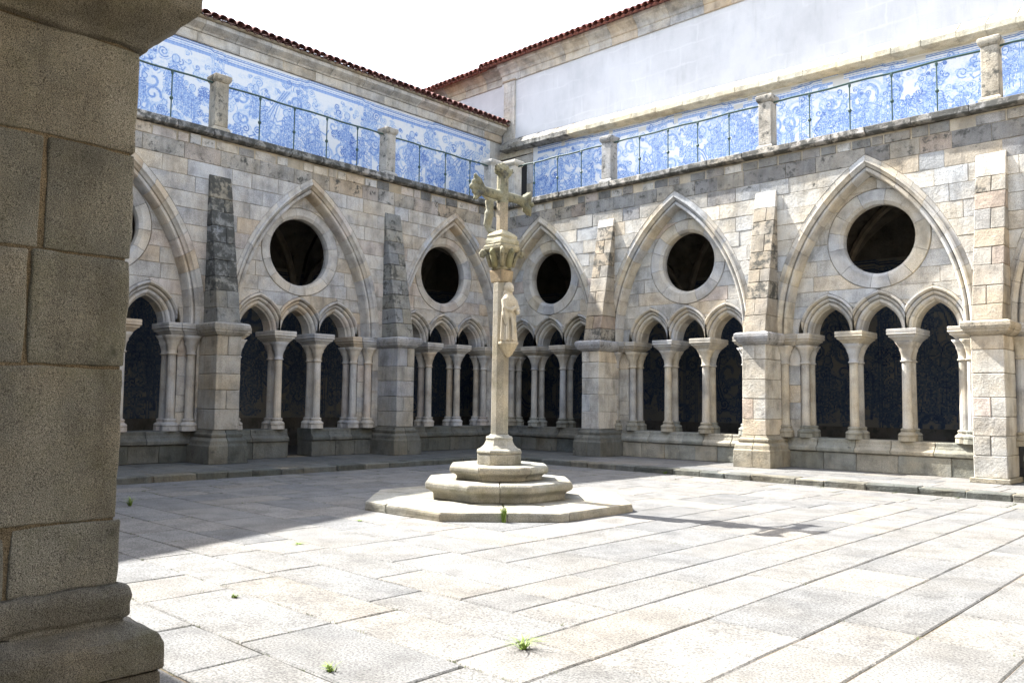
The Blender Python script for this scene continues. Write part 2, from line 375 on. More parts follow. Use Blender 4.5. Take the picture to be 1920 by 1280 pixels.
def tile_wall(name, side, u0, u1, d, z0, ztop, seed, parent, dense, cell=.025, lostamt=.0, mat='azulejo'):
    W = int((u1-u0)/cell); H = int((ztop(u0)-z0)/cell); p = Painter(W, H, seed); rg = p.rg; m = 1/cell
    cor = .30*m                                         # painted cornice height
    sc_h = H-cor
    x = 0; k = 0
    while x < W:
        pw = rg.uniform(2.3, 3.3)*m
        # landscape ground, hills and clouds
        for i in range(int(pw/2)):
            xx = x+rg.uniform(0, pw); p.fill(xx, rg.uniform(0, sc_h*.22), rg.uniform(2, 9), rg.uniform(1, 4), rg.uniform(.12, .5), .8)
        for i in range(9): p.fill(x+rg.uniform(0, pw), sc_h*rg.uniform(.55, .95), rg.uniform(5, 14), rg.uniform(2, 5), .16, .5)
        kind = rg.randint(0, 4)
        cx = x+pw*.5
        if kind == 0:
            p.tree(cx-pw*.25, sc_h*.1, sc_h*.62); p.figure(cx, sc_h*.06, sc_h*.36); p.figure(cx+pw*.12, sc_h*.04, sc_h*.4)
            for b in range(3): p.fill(cx+pw*(.2+.06*b), sc_h*.3, pw*.025, sc_h*(.1+.05*b), .4)
        elif kind == 1:
            for r_ in (1, .86): p.arc(cx, sc_h*.34, pw*.2*r_, sc_h*.27*r_, 0, 6.3, .75, .8)
            p.scrolls(cx-pw*.13, cx+pw*.13, sc_h*.2, sc_h*.5, 9); p.figure(cx, sc_h*.66, sc_h*.28)
            for a in range(14): p.spiral(cx+pw*.25*math.cos(a*.45), sc_h*(.34+.33*math.sin(a*.45)), 2.6, 1, a, 1 if a % 2 else -1)
        elif kind == 2:
            for i in range(5): p.figure(x+pw*(.15+.17*i), sc_h*rg.uniform(.02, .12), sc_h*rg.uniform(.32, .48))
            p.tree(x+pw*.85, sc_h*.05, sc_h*.5); p.drape(cx, sc_h*.5, pw*.5, sc_h*.4)
        else:
            p.vase(cx, sc_h*.12, sc_h*.5); p.figure(cx-pw*.25, sc_h*.1, sc_h*.45); p.figure(cx+pw*.25, sc_h*.1, sc_h*.45)
            p.drape(cx-pw*.2, sc_h*.55, pw*.3, sc_h*.35)
        n = int((60 if dense else 40)*pw/100)
        for i in range(int((22 if dense else 14)*pw/100)):      # big flowing acanthus leaves
            xx, yy, rr = x+rg.uniform(0, pw), rg.uniform(0, sc_h*.9), rg.uniform(7, 15); aa = rg.uniform(0, 6.3); sg = rg.choice([-1, 1])
            p.spiral(xx, yy, rr, 1.1, aa, sg, rg.uniform(.35, .6), 1.3); p.spiral(xx, yy, rr*.86, 1.0, aa, sg, .7, .5); p.arc(xx, yy, rr*1.25, rr*1.1, aa, aa+2.4, .3, 1.6)
        p.scrolls(x, x+pw, sc_h*.05, sc_h*.95, n, (2, 7)); 
        p.scrolls(x, x+pw, sc_h*.74, sc_h*1.03, int(pw/5), (2, 4.5))
        for i in range(int((18 if dense else 12)*pw/100)): p.figure(x+rg.uniform(0, pw), rg.uniform(0, sc_h*.6), sc_h*rg.uniform(.2, .38))
        # pilaster between scenes
        xe = x+pw
        for dx in (-7, -5, 5, 7): p.line([(xe+dx, 0), (xe+dx, sc_h)], .6, .6)
        for yy in np.arange(4, sc_h, 9): p.spiral(xe-2, yy, 3, 1.2, 0, 1, .7); p.spiral(xe+2, yy+4, 3, 1.2, 3, -1, .7)
        p.fill(xe, sc_h*.8, 9, 8, .35); p.scrolls(xe-9, xe+9, sc_h*.7, sc_h*.95, 7, (2, 4))
        # painted entablature with returns
        stp = 3 if k % 2 else 0
        for j, (yy, v, w_) in enumerate(((1.0, .7, .6), (3, .85, .8), (6, .6, .5), (8.5, .85, .7), (10.5, .5, 1.)))  :
            p.line([(x+9, H-yy-stp), (xe-9, H-yy-stp)], w_, v); p.line([(xe-9, H-yy-stp), (xe-5, H-yy-2), (xe+5, H-yy-2), (xe+9, H-yy-(0 if stp else 3))], w_, v)
        x = xe; k += 1
    a = np.clip(p.a + (rg.rand(H, W)-.5)*.1, 0, 1)
    lost = np.zeros((H, W), np.float32)
    if lostamt:
        T = int(round(.14/cell))
        for _ in range(int(lostamt)):
            px, py = rg.randint(0, W//T), H//T - int(abs(rg.normal())*1.3); ln = rg.randint(1, 5)
            lost[max(0, py*T):py*T+T, px*T:(px+ln)*T] = 1
    us = np.linspace(u0, u1, W+1); tt = np.linspace(0, 1, H+1); zt = np.array([ztop(u) for u in us])
    U, T_ = np.meshgrid(us, tt); Z = z0 + T_*(zt[None, :]-z0); D = np.full_like(U, d)
    V = np.stack([U, D, Z] if side == 'R' else [-D, -U, Z], -1).reshape(-1, 3)
    i = np.arange(H)[:, None]*(W+1) + np.arange(W)[None, :]
    q = np.stack([i, i+1, i+W+2, i+W+1], -1).reshape(-1, 4)
    if side == 'L': q = q[:, ::-1]
    me = bpy.data.meshes.new(name); me.vertices.add(len(V)); me.vertices.foreach_set('co', V.ravel())
    me.loops.add(q.size); me.loops.foreach_set('vertex_index', q.ravel().astype(np.int32))
    me.polygons.add(len(q)); me.polygons.foreach_set('loop_start', np.arange(0, q.size, 4, dtype=np.int32))
    me.update(calc_edges=True)
    for nm, A in (('glaze', a), ('lost', lost)):
        at = me.attributes.new(nm, 'FLOAT', 'FACE'); at.data.foreach_set('value', A.ravel().astype(np.float32))
    return link(name, me, mat, parent)

# ------------------------------------------------------------------ arcade geometry constants
DS, DT = -.15, .22          # depth of spandrel face and of the tympanum face
ZI = 3.22                   # top of the impost
ARC_C, ARC_RO, ARC_RI, ARC_SP = 2.445, 4.75, 4.39, 3.22
SM_C, SM_RO, SM_RM, SM_RI = .217, .974, .80, .657
OC_Z, OC_RO = 5.37, 1.17
def pt_hw(R, c, z, zs=ARC_SP):
    dz = z-zs
    if dz < 0: return R-c
    h = R*R-dz*dz
    return math.sqrt(h)-c if h > c*c else None
def pieces(z0, z1, lo, hi, holes, n=7):
    zs = [z0+(z1-z0)*i/(n-1) for i in range(n)]; act = []
    for h in holes:
        I = [h(z) for z in zs]
        if any(i and i[1]-i[0] > .02 for i in I):
            mid = [sum(i)/2 for i in I if i]; mid = sum(mid)/len(mid)
            act.append((mid, [i if i else (mid, mid) for i in I]))
    act.sort(key=lambda a: a[0]); left = [lo(z) for z in zs]; out = []
    H = [hi(z) for z in zs]
    for k in range(len(act)+1):
        out.append(([max([left[i]]+[a[1][i][1] for a in act[:k]]) for i in range(n)], [min([H[i]]+[a[1][i][0] for a in act[k:]]) for i in range(n)]))
    res = []
    for l, r in out:
        ok = [k for k in range(n) if r[k]-l[k] > .02]
        if not ok or max(r[k]-l[k] for k in ok) < .05: continue
        # contiguous runs
        runs = []; cur = [ok[0]]
        for k in ok[1:]:
            if k == cur[-1]+1: cur.append(k)
            else: runs.append(cur); cur = [k]
        runs.append(cur)
        for c in runs:
            if len(c) < 2: continue
            res.append(([zs[k] for k in c], [l[k] for k in c], [r[k] for k in c]))
    return res
def simplify(P):
    out = []
    n = len(P)
    for i in range(n):
        a, b, c = P[i-1], P[i], P[(i+1) % n]
        cr = (b[0]-a[0])*(c[1]-b[1]) - (b[1]-a[1])*(c[0]-b[0])
        if abs(cr) > 1e-5 or math.hypot(b[0]-a[0], b[1]-a[1]) > 9: out.append(b)
    return out
def split_course(zs, l, r, lmin, lmax):
    a, b = max(l), min(r); J = []
    if b-a > lmin*.9:
        u = a + rnd.uniform(.35, .9)*lmin if (max(l)-min(l) > .02) else min(l)+rnd.uniform(lmin, lmax)
        while u < b-.14:
            J.append(u); u += rnd.uniform(lmin, lmax)
    edges = [l] + [[j]*len(zs) for j in J] + [r]; out = []
    for k in range(len(edges)-1):
        L_, R_ = edges[k], edges[k+1]
        P = [(R_[i], zs[i]) for i in range(len(zs))] + [(L_[i], zs[i]) for i in range(len(zs)-1, -1, -1)]
        P = simplify(P)
        if len(P) >= 3: out.append(P)
    return out
def voussoir(side, uc, c, prof, s, t0, t1, n=3, gap=.004, umin=None, umax=None, zs=ARC_SP):
    """one stone of a pointed arch: closed profile [(r,d)] swept between t0..t1 of the way to the apex"""
    vs = []; m = len(prof)
    Rm = prof[0][0]; gt = gap/(Rm*math.acos(c/Rm))
    ts = [t0+gt + (t1-t0-2*gt)*i/n for i in range(n+1)]
    for t in ts:
        for r, d in prof:
            ph = t*math.acos(c/r); u = uc + s*(r*math.cos(ph)-c); z = zs+r*math.sin(ph)
            if umin is not None: u = max(u, umin)
            if umax is not None: u = min(u, umax)
            vs.append((u, d, z))
    fs = []
    for k in range(n):
        for i in range(m):
            j = (i+1) % m; fs.append((k*m+i, k*m+j, (k+1)*m+j, (k+1)*m+i))
    fs += [tuple(range(m)), tuple(range((n+1)*m-1, n*m-1, -1))]
    if s < 0: fs = [tuple(reversed(f)) for f in fs]
    return vs, fs
BIG = [(ARC_RO, DS+.004), (4.665, DS+.002), (4.65, DS-.035), (4.61, DS-.04), (4.58, DS+.01), (4.54, DS+.05), (4.525, DS+.12), (4.51, DS+.07), (4.475, DS+.04),
       (4.44, DS+.05), (4.415, DS+.10), (4.40, DS+.2), (ARC_RI, DT+.02), (ARC_RI, DT+.15), (ARC_RO, DT+.15)]
SM_OUT = [(SM_RO, DT-.02), (.965, DT-.055), (.925, DT-.06), (.895, DT-.02), (.885, DT+.05), (.865, DT+.015), (.83, DT+.02), (.805, DT+.06), (.80, DT+.12), (.80, .72), (SM_RO, .72)]
SM_IN = [(.798, DT+.10), (.77, DT+.065), (.725, DT+.065), (.695, DT+.10), (.685, DT+.15), (.657, DT+.18), (.657, .74), (.798, .74)]

# shared column meshes (local origin on the bench top)
COL_BOT, RING_Z, CAP_Z, AB_Z = .72, 2.48, 2.93, 3.22
def col_mesh(kind, var=0):
    if kind == 'shaft':
        vs, fs = lathe_vf([(.106, .28), (.102, .5), (.098, 1.2), (.094, RING_Z-.72)], 12)
    elif kind == 'base':
        vs, fs = stack_vf(ngon(0, 0, 8), [(0., .205), (.10, .20), (.105, .175)])
        v2, f2 = lathe_vf([(.185, .10), (.205, .125), (.2, .16), (.165, .185), (.145, .20), (.14, .225), (.155, .245), (.15, .27), (.12, .285)], 12)
        n = len(vs); vs += v2; fs += [tuple(i+n for i in f) for f in f2]
    elif kind == 'capital':
        z = RING_Z-.72; vs = []; fs = []; n = 24
        prof = [(.098, z), (.125, z+.012), (.125, z+.036), (.10, z+.05), (.105, z+.12), (.122, z+.22), (.15, z+.28), (.148, z+.31), (.185, z+.38), (.23, z+.455)]
        for k, (r, zz) in enumerate(prof):
            for i in range(n):
                a = 2*PI*i/n; q = r
                if k >= 4: q = r*(1+.10*math.cos(4*a+PI)*(k-3)/6 + [.07, .12, .10][var]*math.cos([8, 4, 6][var]*a+var)*(1 if k in ((6, 7), (5, 6), (6, 8))[var] else .2))
                vs.append((q*math.cos(a), q*math.sin(a), zz))
        for k in range(len(prof)-1):
            for i in range(n):
                j = (i+1) % n; fs.append((k*n+i, k*n+j, (k+1)*n+j, (k+1)*n+i))
        fs.append(tuple(range(n-1, -1, -1))); fs.append(tuple(range((len(prof)-1)*n, len(prof)*n)))
    me = mesh('column_'+kind, vs, fs, kind == 'capital')
    return me
CM = {k: col_mesh(k) for k in ('shaft', 'base')}; CAPS = [col_mesh('capital', i) for i in range(3)]
def column(side, u, d, parent, pal='arch', scale=1.):
    mp = mapf(side); loc = mp(u, d, COL_BOT); c = tint(pal)
    s = link('column', CM['shaft'], 'smooth', parent, c, loc)
    b = link('base', CM['base'], 'smooth', s, tint('base' if pal == 'arch' else pal)); cp = link('capital', rnd.choice(CAPS), 'smooth', s, tint(pal))
    s.rotation_euler.z = rnd.choice((0, PI/2, PI, -PI/2)); return s
ABACUS = [(2.93, -.10), (2.95, -.095), (3.03, -.02), (3.035, .0), (3.075, .0), (3.08, .022), (3.11, .04), (3.14, .022), (3.145, .035), (3.205, .035), (3.22, .03)]

def arcade(side, root, bays, butts, umax, pal, door=None, ndim=.0):
    mort = MB(); umin = .14
    # ---- spandrel courses
    zc = [ZI + .3845*i for i in range(12)]; zc[-1] = 7.45
    holes = []
    for b in bays:
        holes.append(lambda z, b=b: (lambda h: (b['arch']-h, b['arch']+h) if h is not None else None)(pt_hw(ARC_RO, ARC_C, z)))
    for u in butts: holes.append(lambda z, u=u: (u-.27, u+.27) if z < 6.6 else None)
    for k in range(11):
        z0, z1 = zc[k], zc[k+1]
        for zs, l, r in pieces(z0, z1, lambda z: umin, lambda z: umax, holes, 6):
            for P in split_course(zs, l, r, .5, 1.15):
                vs, fs = block(P, DS, .06, jit=.008 if pal == 'sun' else .005)
                c = tint('dark' if (pal == 'sun' and k >= 9 and rnd.random() < .2) else pal)
                if pal == 'sun' and k >= 9: c = tuple(max(.22, x*.76) for x in c[:3])+(.46,)
                if k >= 10: c = (c[0]*.75, c[1]*.74, c[2]*.72, .55)
                b_ = MB(); b_.add(vs, fs); b_.build('stone_block', 'stone', root, side, color=c)
                mort.add(*prism(P, DS+.016, .62 if z0 > 4 else DT+.3))
    # rubble course under the coping, dark and patched
    u = umin
    while u < umax:
        w_ = rnd.uniform(.25, .62); u1 = min(u+w_, umax)
        if rnd.random() < .86:
            c = tint('dark' if rnd.random() < (.75 if pal == 'sun' else .25) else pal); c = (c[0], c[1], c[2], .5)
            z_ = rnd.uniform(7.66, 7.715); vs, fs = block([(u, 7.452), (u1-.01, 7.452), (u1-.01, z_), (u, z_)], DS-.0+rnd.uniform(-.0, .03), .06, gap=.008, jit=.006)
            b_ = MB(); b_.add(vs, fs); b_.build('stone_block', 'stone', root, side, color=c)
        u = u1+.012
    mort.add(*prism([(umin, 7.45), (umax, 7.45), (umax, 7.715), (umin, 7.715)], DS+.035, .6))
    # ---- coping
    u = -.3 if side == 'R' else .31
    while u < umax:
        u1 = min(u+rnd.uniform(.75, 1.25), umax); dj = rnd.uniform(-.012, .012)
        c = tint('dark'); c = (c[0]*1.3, c[1]*1.3, c[2]*1.3, .75)
        prof_run('coping_stone', side, u, u1, [(-.3+dj, 7.76), (-.24, 7.722), (.3, 7.72), (.3, 7.93), (-.2, 7.932+dj*.5), (-.285+dj, 7.90)], 'stone', root, c, .012, .006, .005)
        u = u1
    # ---- bays
    for bi, b in enumerate(bays):
        a, t = b['arch'], b['tymp']
        nst = 11
        for s in (-1, 1):
            for k in range(nst):
                t0, t1 = k/nst, (k+1)/nst
                uu = a + s*(4.5*math.cos(t0*math.acos(ARC_C/4.5))-ARC_C)
                if uu < umin-.02 or uu > umax: continue
                vs, fs = voussoir(side, a, ARC_C, BIG, s, t0, t1, 3, umin=umin-.02*(1 if side == 'R' else .9), umax=umax)
                m_ = MB(); m_.add(vs, fs); m_.build('voussoir', 'smooth', root, side, color=tint('arch' if pal == 'sun' else 'shade'))
        # tympanum courses
        sm = [t-1.17, t, t+1.17]
        hl = [lambda z: (lambda dz: (t-math.sqrt(OC_RO**2-dz*dz), t+math.sqrt(OC_RO**2-dz*dz)) if abs(dz) < OC_RO else None)(z-OC_Z)]
        for q in sm: hl.append(lambda z, q=q: (lambda h: (q-h, q+h) if h is not None else None)(pt_hw(SM_RO, SM_C, z)))
        lo = lambda z: max(a-(pt_hw(ARC_RI+.03, ARC_C, z) or 0), umin); hi = lambda z: min(a+(pt_hw(ARC_RI+.03, ARC_C, z) or 0), umax)
        zt = [3.22, 3.6, 3.9, 4.24, 4.6, 4.98, 5.36, 5.74, 6.12, 6.5, 6.84]
        for k in range(len(zt)-1):
            for zs, l, r in pieces(zt[k], zt[k+1], lo, hi, hl, 7):
                for P in split_course(zs, l, r, .5, 1.05):
                    vs, fs = block(P, DT, .05, jit=.004, bev=.008); m_ = MB(); m_.add(vs, fs)
                    c = tint(pal); m_.build('stone_block', 'stone', root, side, color=c); mort.add(*prism(P, DT+.015, .66))
        # oculus ring
        OC_R = .80 if side == 'R' else .88
        angs = [0]
        while angs[-1] < 2*PI-.75: angs.append(angs[-1]+rnd.uniform(.38, .68))
        angs.append(2*PI)
        for a0, a1 in zip(angs, angs[1:]):
            n = 4; g = .004; P = [(OC_RO, DT+.03), (OC_RO-.02, DT-.012), (OC_R+.09, DT-.012), (OC_R+.015, DT+.05), (OC_R, DT+.16), (OC_R+.03, .52), (OC_RO, .54)]
            vs = []; m = len(P)
            for i in range(n+1):
                th = .3+a0+g + (a1-a0-2*g)*i/n
                for r_, d_ in P: vs.append((t+r_*math.cos(th), d_, OC_Z+r_*math.sin(th)))
            fs = [(k*m+i, k*m+(i+1) % m, (k+1)*m+(i+1) % m, (k+1)*m+i) for k in range(n) for i in range(m)] + [tuple(range(m)), tuple(range((n+1)*m-1, n*m-1, -1))]
            m_ = MB(); m_.add(vs, fs); m_.build('ring_stone', 'smooth', root, side, color=tint('arch' if pal == 'sun' else 'shade'))
        # three small arches
        for q in sm:
            if q < umin or q > umax: continue
            for s in (-1, 1):
                for prof, nn in ((SM_OUT, 4), (SM_IN, 3)):
                    for k in range(nn):
                        e0 = -.583 if q > sm[0]+.1 else -.66; e1 = .583 if q < sm[2]-.1 else .66
                        vs, fs = voussoir(side, q, SM_C, prof, s, k/nn, (k+1)/nn, 3, .003, umin=max(umin-.02, q+e0), umax=q+e1)
                        m_ = MB(); m_.add(vs, fs); m_.build('arch_stone', 'smooth', root, side, color=tint('arch' if pal == 'sun' else 'shade'))
        # columns and abaci
        cpal = 'arch' if pal == 'sun' else 'shade'
        for off in (-.585, .585):
            for d in (.19, .53): column(side, t+off, d, root, cpal)
            stack('abacus', rect(t+off-.285, t+off+.285, -.09, .80), ABACUS, 'smooth', root, tint(cpal), side, .004)
        for s in (-1, 1):
            ur = t+s*1.755
            if ur < .3: ur = .34
            for d in (.19, .53): column(side, ur, d, root, cpal)
            stack('abacus', rect(min(ur-s*.2, ur+s*.3), max(ur-s*.2, ur+s*.3), -.06, .78), ABACUS, 'smooth', root, tint(cpal), side, .004)
            uo = a+s*2.08
            if .3 < uo < umax: column(side, uo, .02, root, cpal)
            # pier core behind the colonnettes
            lo_, hi_ = sorted((t+s*1.86, (a+s*2.5)))
            lo_, hi_ = max(lo_, umin-.3), min(hi_, umax)
            if hi_-lo_ > .1:
                zz = .72
                for z_ in (1.15, 1.55, 1.98, 2.45, 2.93):
                    box('pier_stone', side, lo_, hi_, .13, .72, zz, z_-.004, 'stone', root, tint(pal), .008, .002); zz = z_
                lo2, hi2 = sorted((a+s*2.2, a+s*2.55))
                if lo2 > umin and hi2 < umax:
                    zz = .72
                    for z_ in (1.25, 1.75, 2.3, 2.93):
                        box('pier_stone', side, lo2, hi2, -.03, .16, zz, z_-.004, 'stone', root, tint(pal), .008, .002); zz = z_
                stack('impost', rect(max(lo_-.02, umin-.3), min(hi_, umax), -.10, .74), ABACUS, 'smooth', root, tint(cpal), side, .004)
    # ---- bench wall
    segs = []; prev = umin-.1
    for u in butts + [umax+.4]:
        segs.append((prev, min(u-.38, umax))); prev = u+.38
    for s0, s1 in segs:
        sub = [(s0, s1)]
        if door and s0 < door[0] < s1: sub = [(s0, door[0]), (door[1], s1)]
        for q0, q1 in sub:
            if q1-q0 < .1: continue
            for z0, z1, pr in ((0, .40, None), (.40, .72, 'm')):
                u = q0
                while u < q1-.01:
                    u1 = u+rnd.uniform(.6, 1.1)
                    if q1-u1 < .35: u1 = q1
                    dk = rnd.random(); near = min(u, 9)/9
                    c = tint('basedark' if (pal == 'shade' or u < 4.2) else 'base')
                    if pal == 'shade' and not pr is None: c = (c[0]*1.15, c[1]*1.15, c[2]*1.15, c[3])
                    if pr: prof = [(.03, .402), (-.03, .42), (-.035, .50), (.05, .565), (.055, .60), (.075, .625), (.075, .705), (.09, .72), (.74, .72), (.74, .402)]
                    else: prof = [(.02, 0), (.02, .398), (.72, .398), (.72, 0)]
                    j = rnd.uniform(-.01, .01); prof = [(d+j if d < .5 else d, z) for d, z in prof]
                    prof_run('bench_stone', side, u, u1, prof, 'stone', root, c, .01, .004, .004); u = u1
    mort.build('mortar', 'mortar', root, side, color=(.45, .42, .37, .2) if pal == 'sun' else (.38, .35, .30, .2))
    # ---- buttresses
    for bi, u in enumerate(butts):
        if u > umax: break
        bt = box('buttress', side, u-.26, u+.26, -.86, .1, .76, 2.94, 'mortar', root, (.4, .38, .33, .2), .0, 0)
        kind = 'butt' if pal == 'shade' else 'sun'
        plain = (side == 'R' and bi == 2)
        zb = .1 if plain else .76
        if plain:
            box('plinth', side, u-.36, u+.36, -.99, .1, 0, .1, 'stone', bt, tint('base'), .015, .006)
        else:
            for h0, h1 in ((-.44, .02), (.02, .44)):
                vs, fs = stack_vf(lambda o, h0=h0, h1=h1: [(u+h0-(o if h0 < -.1 else -.003)+.11*(h0 < -.1), -.9-o), (u+h1+(o if h1 > .1 else -.003)-.11*(h1 > .1), -.9-o), (u+h1+(o if h1 > .1 else -.003)-.11*(h1 > .1), .1), (u+h0-(o if h0 < -.1 else -.003)+.11*(h0 < -.1), .1)],
                                  [(0, .15), (.40, .15), (.43, .13), (.46, .125), (.52, .12), (.58, .05), (.60, .045), (.62, .06), (.67, .06), (.70, .02), (.755, .0)])
                mp = mapf(side); link('plinth', bevelled([mp(*v) for v in vs], fs, .008, 1, .004), 'stone', bt, tint('basedark' if (pal == 'shade' or bi == 0) else 'base'))
        z = zb; k = 0
        while z < 2.9:
            z1 = min(z+rnd.uniform(.36, .5), 2.935)
            if 2.935-z1 < .2: z1 = 2.935
            two = (k % 3 == 1) if not plain else (k in (1, 3))
            for h0, h1 in (((-.3, rnd.uniform(-.08, .08)),) if two else ((-.3, .3),)):
                box('stone_block', side, u+h0, u+h1, -.9, .06, z, z1-.004, 'stone', bt, tint(kind), .014, .005)
                if two: box('stone_block', side, u+h1+.004, u+.3, -.895, .06, z, z1-.004, 'stone', bt, tint(kind), .014, .005)
            z = z1; k += 1
        stack('cap', lambda o: [(u-.3-o, -.9-o), (u+.3+o, -.9-o), (u+.3+o, .2), (u-.3-o, .2)],
              [(2.935, 0), (2.95, .03), (3.01, .10), (3.05, .11), (3.06, .13), (3.12, .15), (3.19, .15), (3.225, .11), (3.24, .03)], 'stone', bt, tint('butt')[:3]+(.5,), side, .004, jit=.003)
        # sloping upper part
        z = 3.242; k = 0; ztop = 6.82
        def front(zz): return -.86 + (zz-3.24)/(ztop-3.24)*.69
        while z < ztop-.05:
            z1 = min(z+rnd.uniform(.32, .44), ztop)
            if ztop-z1 < .22: z1 = ztop
            last = z1 >= ztop-.01
            wh = .285
            cuts = [(-wh, wh)] if (k % 2 == 0 or last) else (lambda m: [(-wh, m), (m+.005, wh)])(rnd.uniform(-.07, .07))
            for h0, h1 in cuts:
                f0, f1 = front(z), front(z1-.004)
                cs = [(u+h0, f0, z), (u+h1, f0, z), (u+h1, .0, z), (u+h0, .0, z), (u+h0, f1, z1-.005), (u+h1, f1, z1-.005), (u+h1, .0, z1-.005), (u+h0, .0, z1-.005)]
                mp = mapf(side); c = tint(kind)
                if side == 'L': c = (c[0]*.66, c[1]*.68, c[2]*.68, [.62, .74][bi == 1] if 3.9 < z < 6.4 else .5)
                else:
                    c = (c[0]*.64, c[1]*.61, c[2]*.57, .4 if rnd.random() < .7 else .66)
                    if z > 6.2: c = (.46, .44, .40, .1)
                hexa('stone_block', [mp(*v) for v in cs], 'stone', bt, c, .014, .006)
            z = z1; k += 1

# ------------------------------------------------------------------ ground, walkway and paving
g = MB(); g.add([(-400, -400, -.18), (400, -400, -.18), (400, 400, -.18), (-400, 400, -.18)], [(0, 1, 2, 3)])
ground = g.build('ground', 'gap', None, color=(.2, .17, .12, .3)); ground['kind'] = 'structure'
CX, CY = 9.55, -9.87; X0, X1, Y0, Y1 = 2.94, 18.3, -17.4, -2.94
court = empty('courtyard_paving', None, None, (CX, CY, -.125), kind='structure')
bed = MB(); bed.add(*box_vf((X0, -17.8, -.17), (18.7, Y1, -.139))); bd = bed.build('joint_bed', 'gap', court, color=(.13, .105, .08, .2)); bd.matrix_parent_inverse = Matrix.Translation((-CX, -CY, .125))
slabs = []
# concentric courses round the cross base, mitred on the diagonals
k = 0; w0 = 1.98
widths = []
while w0 < 8.6:
    ww = rnd.choice((.58, .66, .74, .82)); widths.append((w0, w0+ww)); w0 += ww
def strip(a0, a1, quad):
    v = -a0 - rnd.uniform(0, .7)*.2; end = a0; out = []
    v = -a0
    while v < end-.02:
        v1 = v+rnd.uniform(.7, 1.7)
        if end-v1 < .5: v1 = end
        out.append((v, v1)); v = v1
    return out
for a0, a1 in widths:
    for q in range(4):
        # quads alternately own the corners
        lo_ = -(a1 if (q % 2 == 0) == (k % 2 == 0) else a0); hi_ = -lo_
        v = lo_
        while v < hi_-.02:
            v1 = v+rnd.uniform(.7, 1.75)
            if hi_-v1 < .55: v1 = hi_
            g_ = .005; cs = [(v+g_, a0+g_), (v1-g_, a0+g_), (v1-g_, a1-g_), (v+g_, a1-g_)]
            ang = q*PI/2; P = [(CX+x*math.cos(ang)-y*math.sin(ang), CY+x*math.sin(ang)+y*math.cos(ang)) for x, y in cs]
            xs = [p[0] for p in P]; ys = [p[1] for p in P]
            if min(xs) > X0-.0 and max(xs) < X1+.4 and min(ys) > Y0-.4 and max(ys) < Y1+.0: slabs.append(P)
            else:
                P = [(min(max(x, X0+.01), X1+.4), min(max(y, Y0-.4), Y1-.01)) for x, y in P]
                ar = abs(sum(P[i][0]*P[(i+1) % 4][1]-P[(i+1) % 4][0]*P[i][1] for i in range(4)))/2
                if ar > .06: slabs.append(P)
            v = v1
    k += 1
for sx in (-1, 1):
    for sy in (-1, 1): slabs.append([(CX+sx*1.975, CY+sy*.84), (CX+sx*1.975, CY+sy*1.975), (CX+sx*.84, CY+sy*1.975)])
# the space between the outermost square course and the longer sides
def slab_mesh(P, z, th=.10, jit=.004):
    zj = z+rnd.uniform(-jit, jit*.6); tl = rnd.uniform(-.004, .004); n = len(P); Q = []
    for i in range(n):                       # slightly worn, wavy outline
        a, b = P[i], P[(i+1) % n]; Q.append(a)
        for f in (.33, .66):
            Q.append((a[0]+(b[0]-a[0])*f+rnd.uniform(-.006, .006), a[1]+(b[1]-a[1])*f+rnd.uniform(-.006, .006)))
    area = sum(Q[i][0]*Q[(i+1) % len(Q)][1]-Q[(i+1) % len(Q)][0]*Q[i][1] for i in range(len(Q)))
    if area < 0: Q.reverse()
    q = inset(Q, .012); m = len(Q)
    vs = [(x, y, zj+tl*(i % 3-1)*.4) for i, (x, y) in enumerate(q)] + [(x, y, zj-.009) for x, y in Q] + [(x, y, zj-th) for x, y in Q]
    fs = [tuple(range(m))] + [(k_+i, k_+m+i, k_+m+(i+1) % m, k_+(i+1) % m) for k_ in (0, m) for i in range(m)]
    return vs, fs
def camd(P): 
    x = sum(p[0] for p in P)/len(P)-CAM[0]; y = sum(p[1] for p in P)/len(P)-CAM[1]; return math.hypot(x, y)
slabs.sort(key=camd); rest = MB(); inv = Matrix.Translation((-CX, -CY, .125))
for i, P in enumerate(slabs):
    if camd(P) < 1.2: continue
    vs, fs = slab_mesh(P, -.125)
    if i < 296:
        o = link('paving_slab', mesh('paving_slab', vs, fs), 'slab', court, tint('slab')); o.matrix_parent_inverse = inv
    else: rest.add(vs, fs)
if rest.v: o = rest.build('far_paving_slabs', 'slab', court, color=(.18, .18, .178, .1)); o['kind'] = 'stuff'; o.matrix_parent_inverse = inv

